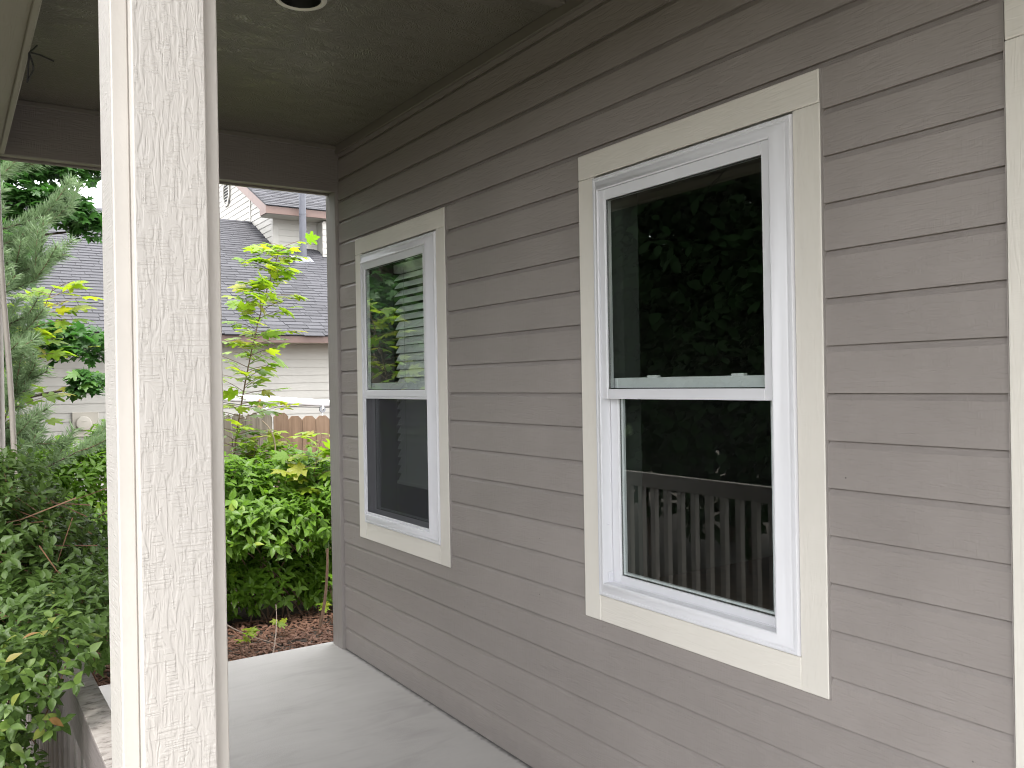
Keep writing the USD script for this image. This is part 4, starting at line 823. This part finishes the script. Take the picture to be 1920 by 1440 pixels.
# big maple behind
def bigmaple():
    rg = np.random.default_rng(41); pl = thing('maple_tree', 'large dark green maple behind the pine at upper left', 'tree')
    tx, ty = -3.0, 10.4
    obj('trunk', tube([(tx, ty, -0.7), (tx+0.03, ty, 1.5), (tx-0.05, ty, 3.5), (tx, ty, 6.0)], [0.2, 0.16, 0.12, 0.04], 10), m_trunk, pl, smooth=60)
    bl = [(-1.05, 9.8, 3.78, 0.42, 0.4, 0.26), (-0.78, 10.0, 3.95, 0.32, 0.4, 0.22), (-0.85, 9.8, 3.40, 0.22, 0.3, 0.2), (-0.95, 10.0, 3.95, 0.62, 0.6, 0.30), (-1.5, 9.7, 3.50, 0.42, 0.5, 0.42), (-1.1, 9.7, 3.36, 0.38, 0.4, 0.24), (-0.62, 10.1, 3.26, 0.20, 0.3, 0.20), (-0.88, 9.1, 1.93, 0.33, 0.35, 0.24), (-1.25, 9.1, 2.0, 0.34, 0.35, 0.22), (-0.88, 8.7, 1.58, 0.13, 0.15, 0.15), (-1.55, 9.4, 2.75, 0.40, 0.4, 0.45),
          (-2.6, 10.2, 3.6, 1.1, 1.1, 1.1), (-3.2, 10.4, 5.2, 1.5, 1.4, 1.4), (-2.0, 10.3, 4.9, 1.0, 1.0, 0.8), (-2.4, 9.6, 2.2, 0.8, 0.8, 0.7), (-3.6, 10.0, 3.0, 1.0, 1.1, 1.2), (-3.4, 9.0, 2.0, 0.8, 0.8, 0.8)]
    P, D = [], []
    for b in bl:
        n = int(1300*(b[3]*b[4]*b[5])**0.5)+90; p, d = shell(rg, n, b[:3], b[3:6], 0.25); P.append(p); D.append(d)
        obj('limb', tube(bez((tx, ty, b[2]-0.6), ((tx+b[0])/2, (ty+b[1])/2, b[2]-0.2), b[:3], 8), np.linspace(0.045, 0.008, 8), 5), m_trunk, pl, smooth=60)
    P, D = np.vstack(P), np.vstack(D); n = len(P)
    dd = unit(D*[1, 1, 0.2] + rg.normal(size=(n, 3))*[0.7, 0.7, 0.25] - [0, 0, 0.25]); U = unit(np.array([0.0, -0.35, 1.0]) + rg.normal(size=(n, 3))*0.4)
    VV, f = place(mp, P, dd, U, 0.115*(0.6+0.6*rg.random(n)))
    emit_leaves(pl, VV, f, m_maple, 260)
bigmaple()

# trees and a hedge across the garden, mostly seen mirrored in the panes
def leafmass(pl, name, blobs, n, size, seed, lo):
    rg = np.random.default_rng(seed); P, D = [], []
    for c, r in blobs:
        p, d = shell(rg, n, np.array(c), np.array(r), lo); P.append(p); D.append(d)
    P, D = np.vstack(P), np.vstack(D); m = len(P)
    VV, f = place(simple_leaf(0.7), P, unit(D*0.6+rg.normal(size=(m, 3))*0.6-[0, 0, 0.3]), unit(D*0.8+np.array([0, 0, 0.6])+rg.normal(size=(m, 3))*0.4), size*(0.6+0.7*rg.random(m)))
    obj(name, (VV.reshape(-1, 3), (f[None]+(np.arange(m)*VV.shape[1])[:, None, None]).reshape(-1, 3)), m_hedge, pl, smooth=True, kind='stuff')
def garden_tree(i, x, y, h, r, label):
    rg = np.random.default_rng(100+i); pl = thing('garden_tree', label, 'tree')
    obj('trunk', tube([(x, y, -0.6), (x+0.05, y, h*0.35), (x, y+0.05, h*0.8)], [0.18, 0.13, 0.04], 8), m_trunk, pl, smooth=60)
    bl = [((x+rg.uniform(-0.5, 0.5)*r, y+rg.uniform(-0.6, 0.6)*r, h*(0.12+0.07*q)), (0.72*r, 0.78*r, 0.22*h)) for q in range(12)]
    leafmass(pl, 'crown', bl, 2200, 0.16, 200+i, 0.55)
for i, (x, y, h, r, lab) in enumerate(((-6.6, 4.6, 6.5, 2.0, 'broad garden tree mirrored in the near window upper pane'), (-6.8, 7.8, 7.2, 2.3, 'tall garden tree mirrored behind the railing reflection'), (-7.2, 11.3, 7.5, 2.4, 'rounded garden tree mirrored in the farther window'), (-4.9, 14.6, 6.8, 2.4, 'garden tree standing behind the big maple'), (-7.4, 18.5, 7.5, 2.6, 'farthest garden tree beyond the hedge end'))):
    garden_tree(i, x, y, h, r, lab)
hg = thing('garden_hedge', 'dense dark hedge mirrored behind the railing reflection in the near window', 'hedge')
leafmass(hg, 'foliage', [((-4.9+0.3*math.sin(k*1.7), 2.2+k*0.75, 1.0+0.25*math.sin(k*2.3)), (0.6, 0.65, 1.75)) for k in range(24)], 1500, 0.14, 300, 0.55)
obj('stems', cat(*[tube([(-4.9, 2.2+k*0.75, -0.5), (-4.85, 2.25+k*0.75, 0.8)], [0.03, 0.012], 5) for k in range(24)]), m_trunk, hg)
# unseen grass sheet added before the porch to bounce olive light onto the ceiling
obj('lawn', (np.array([(-12, -14, -0.29), (-1.93, -14, -0.29), (-1.93, 1.3, -0.29), (-12, 1.3, -0.29)]), np.array([(0, 1, 2, 3)])), plain('lawn_bounce_green', (0.085, 0.085, 0.04), 0.9, var=0.25, scale=20, bump=0.01, bscale=80), kind='structure')
